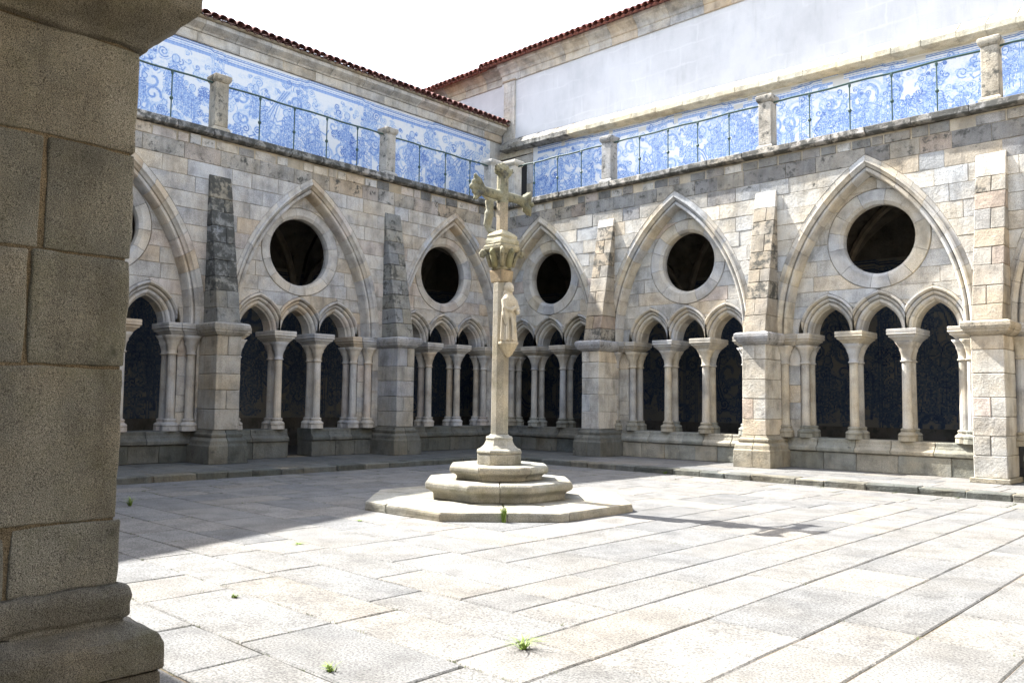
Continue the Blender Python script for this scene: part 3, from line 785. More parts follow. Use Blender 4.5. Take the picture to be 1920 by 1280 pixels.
walk = empty('walkway', None, None, (0, 0, 0), kind='structure')
wb = MB(); wb.add(*box_vf((-3.2, -2.9, -.16), (20, 3.2, -.012))); wb.add(*box_vf((-3.2, -21, -.16), (2.9, -2.905, -.012))); wb.build('walkway_bed', 'gap', walk, color=(.25, .22, .17, .2))
for side, um in (('R', 17.2), ('L', 15.5)):
    rows = [(-2.52, -1.75), (-1.75, -.98), (-.98, .0)]
    for d0, d1 in rows:
        u = (-d0 if side == 'R' else -d0) if False else .0
        st = -d1 if side == 'L' else (-d1)
        u = max(st, 0)
        if side == 'L': u = -d0
        while u < um:
            u1 = u+rnd.uniform(.8, 1.5); mp = mapf(side)
            P = [mp(a, b, 0)[:2] for a, b in ((u+.005, d0+.005), (u1-.005, d0+.005), (u1-.005, d1-.005), (u+.005, d1-.005))]
            vs, fs = slab_mesh(P, 0, .05, .004); c = tint('slab')
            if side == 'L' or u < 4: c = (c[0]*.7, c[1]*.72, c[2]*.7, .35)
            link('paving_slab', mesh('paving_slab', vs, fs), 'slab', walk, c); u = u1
    u = 2.52 if side == 'L' else 2.53
    while u < um:
        u1 = u+rnd.uniform(.5, 1.05); j = rnd.uniform(-.02, .02)
        c = tint('basedark'); kz = rnd.uniform(-.01, .006)
        o = box('kerb_stone', side, u+.004, u1-.004+rnd.uniform(-.006, 0), -2.94+j, -2.525, -.16, kz, 'stone', walk, c[:3]+(.4,), .02, .008, cuts=2, amp=.012, nscale=5., seed=u); u = u1
gf = MB(); gf.add(*box_vf((-4.6, .75, -.01), (20, 4.6, .012))); gf.add(*box_vf((-4.6, -21, -.01), (-.75, .74, .012)))
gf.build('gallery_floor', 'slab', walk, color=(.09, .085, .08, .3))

# ------------------------------------------------------------------ the two arcades
BR = [dict(arch=1.77, tymp=1.92), dict(arch=6.68, tymp=6.85), dict(arch=11.80, tymp=11.92), dict(arch=16.85, tymp=16.9)]
BL = [dict(arch=2.20, tymp=2.32), dict(arch=7.37, tymp=7.42), dict(arch=12.5, tymp=12.55)]
aR = empty('arcade_wall', 'sunlit granite cloister arcade with tall buttresses under the bare white wall', 'arcade', (8.5, .3, 0))
aL = empty('arcade_wall', 'shaded granite cloister arcade with black lichen on its buttresses, below the dark tiled eave', 'arcade', (-.3, -8, 0))
def parent_keep(root):
    inv_ = Matrix.Translation(-root.location)
    for o in bpy.data.objects:
        if o.parent == root: o.matrix_parent_inverse = inv_
arcade('R', aR, BR, [4.40, 9.36, 14.39], 17.2, 'sun')
arcade('L', aL, BL, [4.68, 9.95, 15.2], 15.6, 'shade', door=(7.05, 7.75))
# galleries behind: vault, back wall, terrace slab
for side, root, um in (('R', aR, 20), ('L', aL, 21)):
    t = MB(); t.add(*box_vf((-4.4 if side == 'R' else -.0, .29 if side == 'R' else .3, 7.35), (um, 4.5, 7.88))); t.build('terrace_slab', 'smooth', root, side, color=(.25, .24, .22, .3))
    # groin vault sheet with diagonal ribs
    v = MB(); nu, nd = 12, 8; cs = (BR if side == 'R' else BL)
    cents = [b['tymp'] for b in cs]
    for ci, c in enumerate(cents):
        vs = []; fs = []
        for i in range(nu+1):
            for j in range(nd+1):
                a = -1+2*i/nu; b = -1+2*j/nd; z = 4.2 + 2.7*math.sqrt(max(0, 1-min(abs(a), abs(b))**2*.98))-.0
                vs.append((c+a*2.5, 2.55+b*1.85, z))
        for i in range(nu):
            for j in range(nd): k0 = i*(nd+1)+j; fs.append((k0, k0+1, k0+nd+2, k0+nd+1))
        v.add(vs, fs)
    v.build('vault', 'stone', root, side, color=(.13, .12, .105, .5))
    for c in cents:
        for s in (-1, 1):
            pts = [(c+x*2.5, 2.55+s*x*1.85, 4.2+2.66*math.sqrt(max(0, 1-x*x*.98))) for x in [-1+2*i/16 for i in range(17)]]
            m_ = MB(); m_.add(*tube_vf(pts, .1, 6)); m_.build('vault_rib', 'stone', root, side, color=(.2, .18, .15, .4))
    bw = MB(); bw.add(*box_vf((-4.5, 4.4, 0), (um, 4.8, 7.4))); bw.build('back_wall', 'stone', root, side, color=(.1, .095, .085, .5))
    tile_wall('tile_panel', side, -4.3, 17, 4.385, .9, lambda u: 5.6, 5 if side == 'R' else 9, root, side == 'L', .035, mat='azulejo_shaded')
parent_keep(aR); parent_keep(aL)

# ------------------------------------------------------------------ terrace posts and railings
def post(side, u, label):
    e = empty('terrace_post', label, 'post', mapf(side)(u, .05, 7.93), 'granite posts along the terrace edge'); mp = mapf(side)
    c = tint('arch'); inv_ = Matrix.Translation(-e.location)
    for nm, pr in (('base', [(7.934, .055), (7.99, .05), (8.05, .0)]), ('shaft', [(8.052, 0), (9.14, -.004)]), ('cap', [(9.142, 0), (9.19, .035), (9.24, .05), (9.31, .05), (9.335, .02)])):
        o = stack(nm, rect(u-.17, u+.17, -.12, .22), pr, 'stone', e, (c[0]*.82, c[1]*.82, c[2]*.82, .55), side, .008, jit=.003); o.matrix_parent_inverse = inv_
    return e
post('R', 4.34, 'pale square stone post on the terrace, nearest the inner corner on the sunlit side')
post('R', 9.32, 'pale square stone post above the buttress between the two widest sunlit arches')
post('R', 14.4, 'large pale stone post at the right end of the terrace, half in shadow')
post('L', 4.76, 'grey stone post with one bright face on the shaded-side terrace, second from the near pier')
post('L', 9.96, 'dark grey stone post on the shaded-side terrace close to the near pier')
e = empty('corner_post', 'broad angled stone post at the inner corner of the terrace, behind the cross', 'post', (.2, -.2, 7.93)); inv_ = Matrix.Translation((-.2, .2, -7.93))
Lp = lambda o: [(-.22-o, -.66-o), (.13+o, -.66-o), (.13+o, -.13-o), (.66+o, -.13-o), (.66+o, .22+o), (-.22-o, .22+o)]
for nm, pr in (('base', [(7.934, .05), (7.99, .05), (8.05, 0)]), ('shaft', [(8.052, 0), (9.14, 0)]), ('cap', [(9.142, 0), (9.2, .05), (9.24, .07), (9.31, .07), (9.34, .03)])):
    o = stack(nm, Lp, pr, 'stone', e, (.40, .39, .36, .45), 'R', .008, jit=.003); o.matrix_parent_inverse = inv_
def railing(side, u0, u1, bal, label):
    mp = mapf(side); e = empty('iron_railing', label, 'railing', mp((u0+u1)/2, .05, 7.93), 'thin iron railings along the terrace'); inv_ = Matrix.Translation(-e.location)
    n = 10; pts = [(u0+(u1-u0)*i/n, .05, 9.14+.012*math.sin(i*1.7)) for i in range(n+1)]
    m_ = MB(); m_.add(*tube_vf(pts, .024, 6)); m_.build('rail', 'iron', e, side).matrix_parent_inverse = inv_
    for b in bal:
        m_ = MB(); z0 = 7.925
        m_.add(*lathe_vf([(.016, z0), (.016, z0+.5), (.034, z0+.52), (.045, z0+.55), (.034, z0+.58), (.015, z0+.6), (.015, z0+1.1), (.03, z0+1.14), (.035, z0+1.18), (.02, z0+1.2)], 8, b, .05))
        m_.build('baluster', 'iron', e, side).matrix_parent_inverse = inv_
railing('R', .66, 4.17, (1.36, 2.33, 3.28), 'short iron railing right of the corner post, in front of the terrace doorway')
railing('R', 4.51, 9.15, (5.41, 6.36, 7.30, 8.24), 'iron railing between the first and second posts on the sunlit terrace')
railing('R', 9.49, 14.23, (10.42, 11.40, 12.36, 13.32), 'iron railing in front of patched blue tiles, left of the large end post')
railing('R', 14.57, 17.0, (15.6, 16.5), 'iron railing running out of view at the far right of the terrace')
railing('L', .66, 4.59, (1.45, 2.50, 3.55), 'iron railing on the shaded terrace between the corner post and the bright-faced post')
railing('L', 4.93, 9.79, (5.83, 6.84, 7.85, 8.85), 'long iron railing between the two stone posts of the shaded terrace')
railing('L', 10.13, 15.2, (11.13, 12.1, 13.1, 14.1), 'iron railing disappearing behind the near stone pier')

# ------------------------------------------------------------------ upper walls
tL = empty('tiled_wall', 'upper terrace wall of blue and white tiles under a dark clay eave, on the shaded side', 'wall', (-2.9, -6, 7.9))
b_ = MB(); b_.add(*box_vf((-9.0, -21, 7.885), (-2.93, 2.9, 11.86))); b_.build('wall_core', 'plaster', tL)
tile_wall('tile_panel', 'L', -2.30, 14.5, 2.9, 7.9, lambda u: 11.28, 21, tL, False)
box('corner_strip', 'R', -2.93, -2.895, 2.30, 2.88, 7.89, 11.28, 'stone', tL, (.38, .37, .35, .4), .003, 0)
for pr, nm in (([(2.93, 11.285), (2.84, 11.29), (2.82, 11.33), (2.82, 11.56), (2.93, 11.56)], 'frieze_stone'), ([(2.93, 11.565), (2.80, 11.57), (2.76, 11.62), (2.62, 11.70), (2.56, 11.74), (2.55, 11.85), (2.93, 11.85)], 'cornice_stone')):
    u = -2.85
    while u < 15:
        u1 = u+rnd.uniform(.8, 1.4); prof_run(nm, 'L', u, u1, pr[::-1], 'stone', tL, tint('shade')[:3]+(.42,), .006, .003); u = u1
# barrel tiles
def barrel_mesh(r, ln, slope, r2=None):
    n = 7; vs = []; fs = []; r2 = r2 or r*.85
    for k, (s, rr) in enumerate(((0, r), (1, r2))):
        for ri in (rr, rr-.018):
            for i in range(n+1):
                a = PI*i/n; vs.append((ri*math.cos(a), s*ln, ri*math.sin(a)*.95 + s*ln*slope))
    m = n+1
    for i in range(n):
        fs.append((i, i+1, 2*m+i+1, 2*m+i)); fs.append((m+i, 3*m+i, 3*m+i+1, m+i+1)); fs.append((i, m+i, m+i+1, i+1)); fs.append((2*m+i, 2*m+i+1, 3*m+i+1, 3*m+i))
    return mesh('roof_tile', vs, fs, False)
def roof(root, side, u0, u1, d, z, mat, rows=2, sp=.25, jit=.012, slope=.42):
    inv_ = Matrix.Translation(-root.location); me = barrel_mesh(.13, .5, slope); me.materials.append(M[mat])
    pan = MB(); u = u0; n = int((u1-u0)/sp)
    for i in range(n):
        uu = u0+(i+.5)*sp
        for r_ in range(rows):
            o = link('roof_tile', me, None, root); mp = mapf(side)
            o.location = mp(uu+rnd.uniform(-jit, jit), d+r_*.42+rnd.uniform(-jit, jit), z+r_*.42*slope+r_*.012+rnd.uniform(-.006, .006))
            o.rotation_euler = (0, 0, (PI/2 if side == 'L' else 0)+rnd.uniform(-.03, .03)); o.matrix_parent_inverse = inv_
    nn = 4; vs = []; fs = []
    for i in range(n*2*nn+1):                                # wavy pan tiles under the covers
        uu = u0+i*sp/(2*nn); zz = -.055*math.cos(2*PI*(uu-u0)/sp)*-1 - .065
        for q in (0, 6.):
            vs.append((uu, d+.03+q, z+q*slope+zz*.8))
    for i in range(n*2*nn): fs.append((2*i, 2*i+2, 2*i+3, 2*i+1))
    pan.add(vs, fs); o = pan.build('pan_tiles', mat, root, side); o['kind'] = 'stuff'; o.matrix_parent_inverse = inv_
parent_keep(tL)
roof(tL, 'L', -2.9, 14.8, 2.38, 11.95, 'roof')
# soffit board of mortar under the tiles
o = prof_run('eave_mortar', 'L', -2.9, 15, [(2.50, 11.86), (2.44, 11.9), (3.6, 12.36), (3.6, 11.86)][::-1], 'mortar', tL, (.4, .36, .3, .4)); o.matrix_parent_inverse = Matrix.Translation(-tL.location)

tR = empty('church_wall', 'tall white plastered wall above the sunlit blue tiles, with red tiled eave', 'wall', (6, 3, 7.9))
zt = lambda u: 10.80-.0195*u
b_ = MB(); b_.add([(-2.93, 2.935, 7.885), (20, 2.935, 7.885), (20, 9, 7.885), (-2.93, 9, 7.885), (-2.93, 2.935, 13.7), (20, 2.935, 13.7), (20, 9, 13.7), (-2.93, 9, 13.7)], [(0, 3, 2, 1), (4, 5, 6, 7), (0, 1, 5, 4), (1, 2, 6, 5), (2, 3, 7, 6), (3, 0, 4, 7)])
b_.build('plaster_wall', 'plaster', tR)
b_ = MB(); b_.add(*box_vf((-14, 3.05, 7.885), (-2.94, 9, 13.9))); b_.build('plaster_wall', 'plaster', tR)
tile_wall('tile_panel', 'R', -1.25, 16.9, 2.9, 7.9, zt, 33, tR, True, lostamt=26)
# corner masonry with the terrace doorway
for u0, u1, z0, z1 in ((-1.52, -1.26, 7.89, 8.7), (-1.52, -1.26, 8.705, 9.5), (-1.52, -1.26, 9.505, 10.27), (-2.92, -2.36, 7.89, 8.6), (-2.92, -2.36, 8.605, 9.4), (-2.92, -2.36, 9.405, 10.27), (-2.92, -1.26, 10.275, 10.60), (-2.92, -1.26, 10.645, 10.95)):
    box('stone_block', 'R', u0, u1, 2.86, 3.1, z0, z1, 'stone', tR, tint('arch'), .006, .002)
box('door', 'R', -2.36, -1.52, 2.915, 2.93, 7.89, 10.27, 'dark', tR, (1, 1, 1, 0), .0, 0)
box('stone_block', 'R', -2.9, -1.6, 2.91, 3.0, 10.59, 10.66, 'dark', tR, (.1, .1, .1, 0), .0, 0)  # dark strip set in the lintel slit to stand for its shade
u = -2.6; pr0 = [(2.94, -.02), (2.80, -.01), (2.74, .0), (2.62, .005), (2.53, .01), (2.49, .03), (2.485, .18), (2.50, .2), (2.92, .53), (2.94, .53)]
while u < 17:
    u1 = u+rnd.uniform(.6, 1.0); zz = 10.805-.0195*(u+u1)/2
    if u < 0: c = (.27, .265, .245, .62)
    else: c = (.46, .43, .34, rnd.uniform(.1, .35))
    prof_run('ledge_stone', 'R', u, u1, [(d, z+zz) for d, z in pr0], 'stone', tR, c, .006, .003); u = u1
zz = 11.25
for z1 in (11.9, 12.6, 13.2, 13.62):
    box('pilaster', 'R', -2.76, -2.2, 2.86, 3.0, zz, z1-.004, 'stone', tR, tint('shade')[:3]+(.45,), .006, .002); zz = z1
stack('pilaster_cap', rect(-2.76, -2.2, 2.86, 3.0), [(13.622, 0), (13.64, .03), (13.69, .035), (13.70, .01)], 'stone', tR, tint('shade'), 'R', .003)
def upper_cornice(u0, u1, dz=0., dd=0., cc='shade'):
    u = u0
    while u < u1:
        un = min(u+rnd.uniform(.8, 1.3), u1)
        prof_run('cornice_stone', 'R', u, un, [(3.2, 13.46+dz), (2.88+dd, 13.46+dz), (2.88+dd, 13.72+dz), (2.84+dd, 13.74+dz), (2.80+dd, 13.84+dz), (2.68+dd, 13.95+dz), (2.60+dd, 13.99+dz), (2.58+dd, 14.12+dz), (3.2, 14.12+dz)], 'stone', tR, tint(cc), .006, .003); u = un
upper_cornice(-2.9, 19.5, .18); upper_cornice(-10, -2.93, .18, .12, 'arch')
parent_keep(tR)
roof(tR, 'R', -3.6, 9.4, 2.32, 14.32, 'roof2', 3); roof(tR, 'R', 9.4, 19.4, 2.32, 14.32, 'roof2', 1); roof(tR, 'R', -10.2, -3.2, 2.34, 14.22, 'roof2', 3)

# guessed higher roof, unseen behind the near pier, added to cast the slanted shadow
wr = empty('roof_shadow_caster', 'unseen sloping roof block added to cast the slanted courtyard shadow', 'roof', (-6, -16, 11.9))
m_ = MB(); V = [(-2.5, -11.2, 11.9), (-2.5, -24, 11.9), (-9, -24, 11.9), (-9, -11.2, 11.9), (-2.5, -24, 16.3), (-9, -24, 16.3)]
m_.add(V, [(0, 1, 4), (3, 5, 2), (0, 4, 5, 3), (1, 2, 5, 4), (0, 3, 2, 1)]); m_.build('shadow_caster_block', 'plaster', wr); parent_keep(wr)
# sunlit range opposite, out of view behind the camera to the right, and the range the camera stands in
er = empty('courtyard_wall', 'sunlit granite wall closing the courtyard at the right, out of frame', 'wall', (20.3, -9, 0))
m_ = MB(); m_.add(*box_vf((19.95, -21, -.15), (20.7, 3, 7.9))); m_.add(*box_vf((22.9, -21, 7.9), (23.4, 3, 11.5))); m_.build('wall', 'stone', er, color=(.36, .34, .30, .2)); parent_keep(er)
sr = empty('courtyard_wall', 'shaded granite wall the near pier belongs to, beside the camera', 'wall', (10, -19.2, 0))
m_ = MB(); m_.add(*box_vf((-3, -19.6, -.15), (14.6, -18.92, 7.7))); m_.add(*box_vf((14.6, -19.6, 4.6), (19.94, -18.92, 7.7))); m_.add(*box_vf((-3, -19.6, 7.701), (19.94, -18.6, 7.93))); m_.add(*box_vf((-3, -18.921, 3.3), (14.6, -18.76, 7.70))); m_.add(*box_vf((-3, -22.6, 7.4), (19.94, -19.61, 7.7))); m_.add(*box_vf((-3, -22.9, -.15), (19.94, -22.6, 7.9)))
m_.build('wall', 'stone', sr, color=(.3, .28, .24, .3)); parent_keep(sr)

# ------------------------------------------------------------------ stone cross
cr = empty('stone_cross', 'carved stone calvary cross on an octagonal stepped base in the middle of the courtyard', 'cross', (CX, CY, -.125))
C8 = ngon(CX, CY); ap = 1/math.cos(PI/8)
def octp(name, prof, col, parent=cr, bev=.012, cuts=0, amp=0., **k): return stack(name, lambda r: C8(r*ap), prof, 'cross', parent, col, 'R', bev, cuts=cuts, amp=amp, **k)
# lowest step: eight slabs
def octo_wedge(name, ri, prof, i0, i1, col, parent, amp=.008, cuts=2):
    """part of an octagonal ring between vertex angles i0..i1 (in eighths); prof [(r,z)] closed"""
    vs = []; fs = []; m = len(prof)
    ks = []
    k_ = i0
    while k_ < i1-1e-6: ks.append(k_); k_ = math.floor(k_+1+1e-6) if math.floor(k_+1+1e-6) < i1 else i1
    ks.append(i1)
    for q, kk in enumerate(ks):
        f = kk-math.floor(kk); a0 = PI/8+2*PI*math.floor(kk)/8; a1 = a0+2*PI/8
        g = .004/2 * (1 if q == 0 else (-1 if q == len(ks)-1 else 0))
        for r, z in prof:
            f_ = f+g
            x = r*ap*((1-f_)*math.cos(a0)+f_*math.cos(a1)); y = r*ap*((1-f_)*math.sin(a0)+f_*math.sin(a1)); vs.append((CX+x, CY+y, z))
    n = len(ks)-1
    fs = [(k2*m+i, k2*m+(i+1) % m, (k2+1)*m+(i+1) % m, (k2+1)*m+i) for k2 in range(n) for i in range(m)] + [tuple(range(m)), tuple(range((n+1)*m-1, n*m-1, -1))]
    return link(name, bevelled(vs, fs, .012, 1, .002, cuts=cuts, amp=amp, nscale=4.), 'cross', parent, col)
ctint = lambda k=1.: (lambda c: (c[0]*k, c[1]*k, c[2]*k, .25))(rnd.choice([(.33, .325, .30), (.31, .305, .285), (.34, .325, .29), (.29, .288, .27)]))
for i0, i1 in ((-.9, .15), (.15, 1.5), (1.5, 2.6), (2.6, 4.2), (4.2, 5.3), (5.3, 6.55), (6.55, 7.1)):
    octo_wedge('step_stone', 0, [(.7, -.125), (1.97, -.15), (1.99, -.13), (1.99, -.02), (1.975, .0), (.7, .0)], i0, i1, ctint(), cr, .014, 2)
for i0, i1 in ((0.1, 2.1), (2.1, 4.4), (4.4, 6.5), (6.5, 8.1)):
    octo_wedge('step_stone', 0, [(.4, .0), (1.01, .0), (1.01, .09), (1.06, .13), (1.115, .155), (1.13, .18), (1.13, .245), (1.10, .28), (.4, .28)], i0, i1, ctint(), cr, .006, 1)
for i0, i1 in ((.55, 3.2), (3.2, 6.0), (6.0, 7.35), (7.35, 8.55)):
    octo_wedge('step_stone', 0, [(.2, .282), (.66, .282), (.66, .34), (.70, .375), (.755, .395), (.765, .42), (.765, .475), (.74, .507), (.2, .507)], i0, i1, ctint(), cr, .006, 1)
octp('pedestal', [(.508, .345), (.66, .345), (.672, .335)], ctint(1.05), bev=.008)
octp('pedestal_moulding', [(.674, .345), (.70, .355), (.73, .345), (.75, .30), (.80, .245), (.86, .215), (.90, .205), (.91, .215), (.94, .20), (.95, .16), (.965, .155), (.975, .14)], ctint(1.1), bev=.004)
octp('shaft', [(.976, .136), (2.1, .132), (3.38, .125), (3.40, .124)], (.36, .345, .31, .2), bev=.006)
stack('shaft_head', ngon(CX, CY, 4, PI/4+.0), [(3.402, .175), (3.56, .2), (3.60, .2)], 'cross', cr, (.36, .30, .22, .2), 'R', .012)
# capital with corner volutes
cap = stack('capital', ngon(CX, CY, 16, PI/16), [(3.60, .155), (3.63, .17), (3.66, .15), (3.72, .15), (3.80, .17), (3.88, .205), (3.94, .23)], 'cross', cr, (.25, .24, .18, .6), 'R', .004)
stack('abacus', lambda o: [(CX+sx*(.205+o)*(1 if a else .82), CY+sy*(.205+o)*(.82 if a else 1)) for sx, sy, a in ((-1, -1, 0), (1, -1, 0), (1, -1, 1), (1, 1, 1), (1, 1, 0), (-1, 1, 0), (-1, 1, 1), (-1, -1, 1))],
      [(3.90, -.01), (3.93, .02), (3.99, .025), (4.01, .0)], 'cross', cap, (.36, .34, .26, .5), 'R', .006)
for sx in (-1, 1):
    for sy in (-1, 1):
        pts = []
        for i in range(15):
            a = i/14*3.6*PI/1.6; q = .085*(1-i/18); pts.append((q*math.cos(-a)-0, q*math.sin(-a)))
        P = [(CX+sx*.12, CY+sy*.12, 3.66), (CX+sx*.15, CY+sy*.15, 3.78)] + [(CX+sx*(.195+x*.5), CY+sy*(.195+x*.5), 3.90+z) for x, z in [(-.05, -.04), (0, 0), (.05, .02), (.085, -.02), (.075, -.07), (.03, -.08), (.015, -.045), (.04, -.035)]]
        m_ = MB(); m_.add(*tube_vf(P, [.035, .035, .038, .038, .034, .034, .03, .027, .024, .02], 7)); m_.build('volute', 'cross', cap, smooth=True, color=(.26, .25, .19, .6))
for a in (0, PI/2, PI, 3*PI/2):
    P = [(CX+r*math.cos(a), CY+r*math.sin(a), z) for r, z in ((.15, 3.64), (.165, 3.75), (.20, 3.86), (.235, 3.91), (.25, 3.87), (.235, 3.83))]
    m_ = MB(); m_.add(*tube_vf(P, [.05, .06, .055, .04, .028, .015], 7)); m_.build('leaf', 'cross', cap, smooth=True, color=(.24, .235, .15, .5))
stack('cross_foot', rect(CX-.17, CX+.17, CY-.19, CY+.19), [(4.012, .02), (4.09, .015), (4.10, -.01), (4.12, -.01), (4.16, .0), (4.18, -.02), (4.25, -.10)], 'cross', cr, (.38, .36, .28, .4), 'R', .012, jit=.006, cuts=1, amp=.02)
# cross: octagonal post, arms along y with leafy ends
ZC = 4.83
cp = stack('cross_post', ngon(CX, CY, 8), [(4.2, .10), (4.6, .098), (5.10, .095)], 'cross', cr, (.38, .33, .26, .2), 'R', .004)
def blob(name, parts, parent, col, mat='cross', vox=.0115):
    """one continuous carved piece: tubes and ellipsoids fused by a voxel remesh"""
    bm = bmesh.new()
    for kind, *a in parts:
        if kind == 't': vs, fs = tube_vf(a[0], a[1], 10)
        elif kind == 'e':
            c, r = a[0], a[1]; rot = a[2] if len(a) > 2 else None; vs = []; fs = []; n, m = 12, 8
            for j in range(1, m):
                for i in range(n):
                    p = Vector((r[0]*math.sin(PI*j/m)*math.cos(2*PI*i/n), r[1]*math.sin(PI*j/m)*math.sin(2*PI*i/n), r[2]*math.cos(PI*j/m)))
                    if rot: p.rotate(rot)
                    vs.append(tuple(Vector(c)+p))
            top = Vector((0, 0, r[2])); bot = Vector((0, 0, -r[2]))
            if rot: top.rotate(rot); bot.rotate(rot)
            vs += [tuple(Vector(c)+top), tuple(Vector(c)+bot)]
            for j in range(m-2):
                for i in range(n): fs.append((j*n+i, j*n+n+i, j*n+n+(i+1) % n, j*n+(i+1) % n))
            for i in range(n): fs.append((len(vs)-2, i, (i+1) % n)); fs.append((len(vs)-1, (m-2)*n+(i+1) % n, (m-2)*n+i))
        elif kind == 'm': vs, fs = a
        bv = [bm.verts.new(v) for v in vs]
        for f in fs:
            try: bm.faces.new([bv[i] for i in f])
            except ValueError: pass
    bmesh.ops.recalc_face_normals(bm, faces=bm.faces)
    me = bpy.data.meshes.new(name); bm.to_mesh(me); bm.free()
    ob = link(name, me, mat, None, col)
    rm = ob.modifiers.new('r', 'REMESH'); rm.mode = 'VOXEL'; rm.voxel_size = vox; rm.use_smooth_shade = True
    sm = ob.modifiers.new('s', 'SMOOTH'); sm.factor = .4; sm.iterations = 1
    dg = bpy.context.evaluated_depsgraph_get(); me2 = bpy.data.meshes.new_from_object(ob.evaluated_get(dg)); ob.modifiers.clear(); ob.data = me2
    me2.name = name
    if not me2.materials: me2.materials.append(M[mat])
    ob.parent = parent; return ob
def leafy(cx, cy, cz, dy, dz, s):
    """budded end of an arm: dy,dz unit direction"""
    P = []; px, pz = -dz, dy
    for t_, o_, r_ in ((-.03, 0, .12), (.10, 0, .10), (.20, 0, .075), (.02, .16, .085), (.02, -.16, .085), (.07, .24, .055), (.07, -.25, .055), (.16, .12, .06), (.16, -.12, .06)):
        P.append(('e', (cx+rnd.uniform(-.02, .02), cy+dy*t_*s+px*o_*s, cz+dz*t_*s+pz*o_*s), (r_*.9*s, r_*s*1.05, r_*s*1.0)))
    P += [('t', [(cx, cy-dy*.1, cz-dz*.1), (cx+.04, cy+px*.16*s+dy*.03, cz+pz*.16*s+dz*.03), (cx+.02, cy+px*.30*s+dy*.1, cz+pz*.30*s+dz*.1)], [.06, .06, .02])]
    P += [('t', [(cx, cy-dy*.1, cz-dz*.1), (cx+.04, cy-px*.16*s+dy*.03, cz-pz*.16*s+dz*.03), (cx+.02, cy-px*.31*s+dy*.1, cz-pz*.31*s+dz*.1)], [.06, .06, .02])]
    return P
parts = [('t', [(CX, CY-.5, ZC), (CX, CY-.2, ZC-.01), (CX, CY, ZC), (CX, CY+.3, ZC+.01), (CX, CY+.5, ZC)], [.075, .08, .085, .075, .08]), ('t', [(CX, CY, 4.7), (CX, CY, 5.15)], [.1, .095])]
parts += leafy(CX, CY-.56, ZC+.02, -1, 0, .66) + leafy(CX, CY+.56, ZC-.02, 1, 0, .66) + leafy(CX, CY, 5.20, 0, 1, .66)
arms = blob('cross_arms', parts, cr, (.25, .245, .18, .6)); arms['label'] = 'lichen-covered crosspiece with leafy carved ends'
# hanging figure on the far-left side (faces -x)
fx = CX-.27
corp = blob('crucified_figure', [
    ('e', (fx-.03, CY+.0, 4.93), (.05, .05, .065)), ('t', [(fx-.01, CY, 4.87), (fx-.03, CY, 4.78), (fx-.02, CY, 4.62)], [.035, .075, .06]),
    ('t', [(fx-.02, CY, 4.80), (fx, CY-.18, 4.86), (fx+.02, CY-.40, 4.93)], [.035, .028, .022]), ('t', [(fx-.02, CY, 4.80), (fx, CY+.18, 4.86), (fx+.02, CY+.40, 4.93)], [.035, .028, .022]),
    ('e', (fx-.03, CY, 4.57), (.075, .085, .09)), ('t', [(fx-.03, CY-.03, 4.55), (fx-.07, CY-.04, 4.40), (fx+.0, CY-.01, 4.24)], [.05, .04, .024]),
    ('t', [(fx-.03, CY+.03, 4.55), (fx-.07, CY+.04, 4.40), (fx+.0, CY+.01, 4.24)], [.05, .04, .024]), ('t', [(fx+.0, CY, 4.3), (CX-.08, CY, 4.22)], [.03, .04])], cr, (.38, .37, .30, .4), vox=.011)
# saint on a bracket, facing the camera's right
sx_, sy_ = CX+.20, CY-.02     # stands against the +x side of the shaft
st = []
vs = []; fs = []; nr = 20; prof = [(2.44, .125, .145), (2.5, .12, .14), (2.62, .105, .128), (2.8, .10, .12), (2.95, .105, .13), (3.06, .10, .135), (3.13, .085, .13), (3.18, .055, .085), (3.215, .045, .05)]
for z, rx, ry in prof:
    for i in range(nr):
        a = 2*PI*i/nr; fold = 1+.085*math.cos(7*a+1.2)*max(0, min(1, (3.1-z)/.3))
        vs.append((sx_+rx*fold*math.cos(a), sy_+ry*fold*math.sin(a), z))
for k_ in range(len(prof)-1):
    for i in range(nr): fs.append((k_*nr+i, k_*nr+(i+1) % nr, (k_+1)*nr+(i+1) % nr, (k_+1)*nr+i))
fs.append(tuple(range(nr-1, -1, -1))); fs.append(tuple(range((len(prof)-1)*nr, len(prof)*nr)))
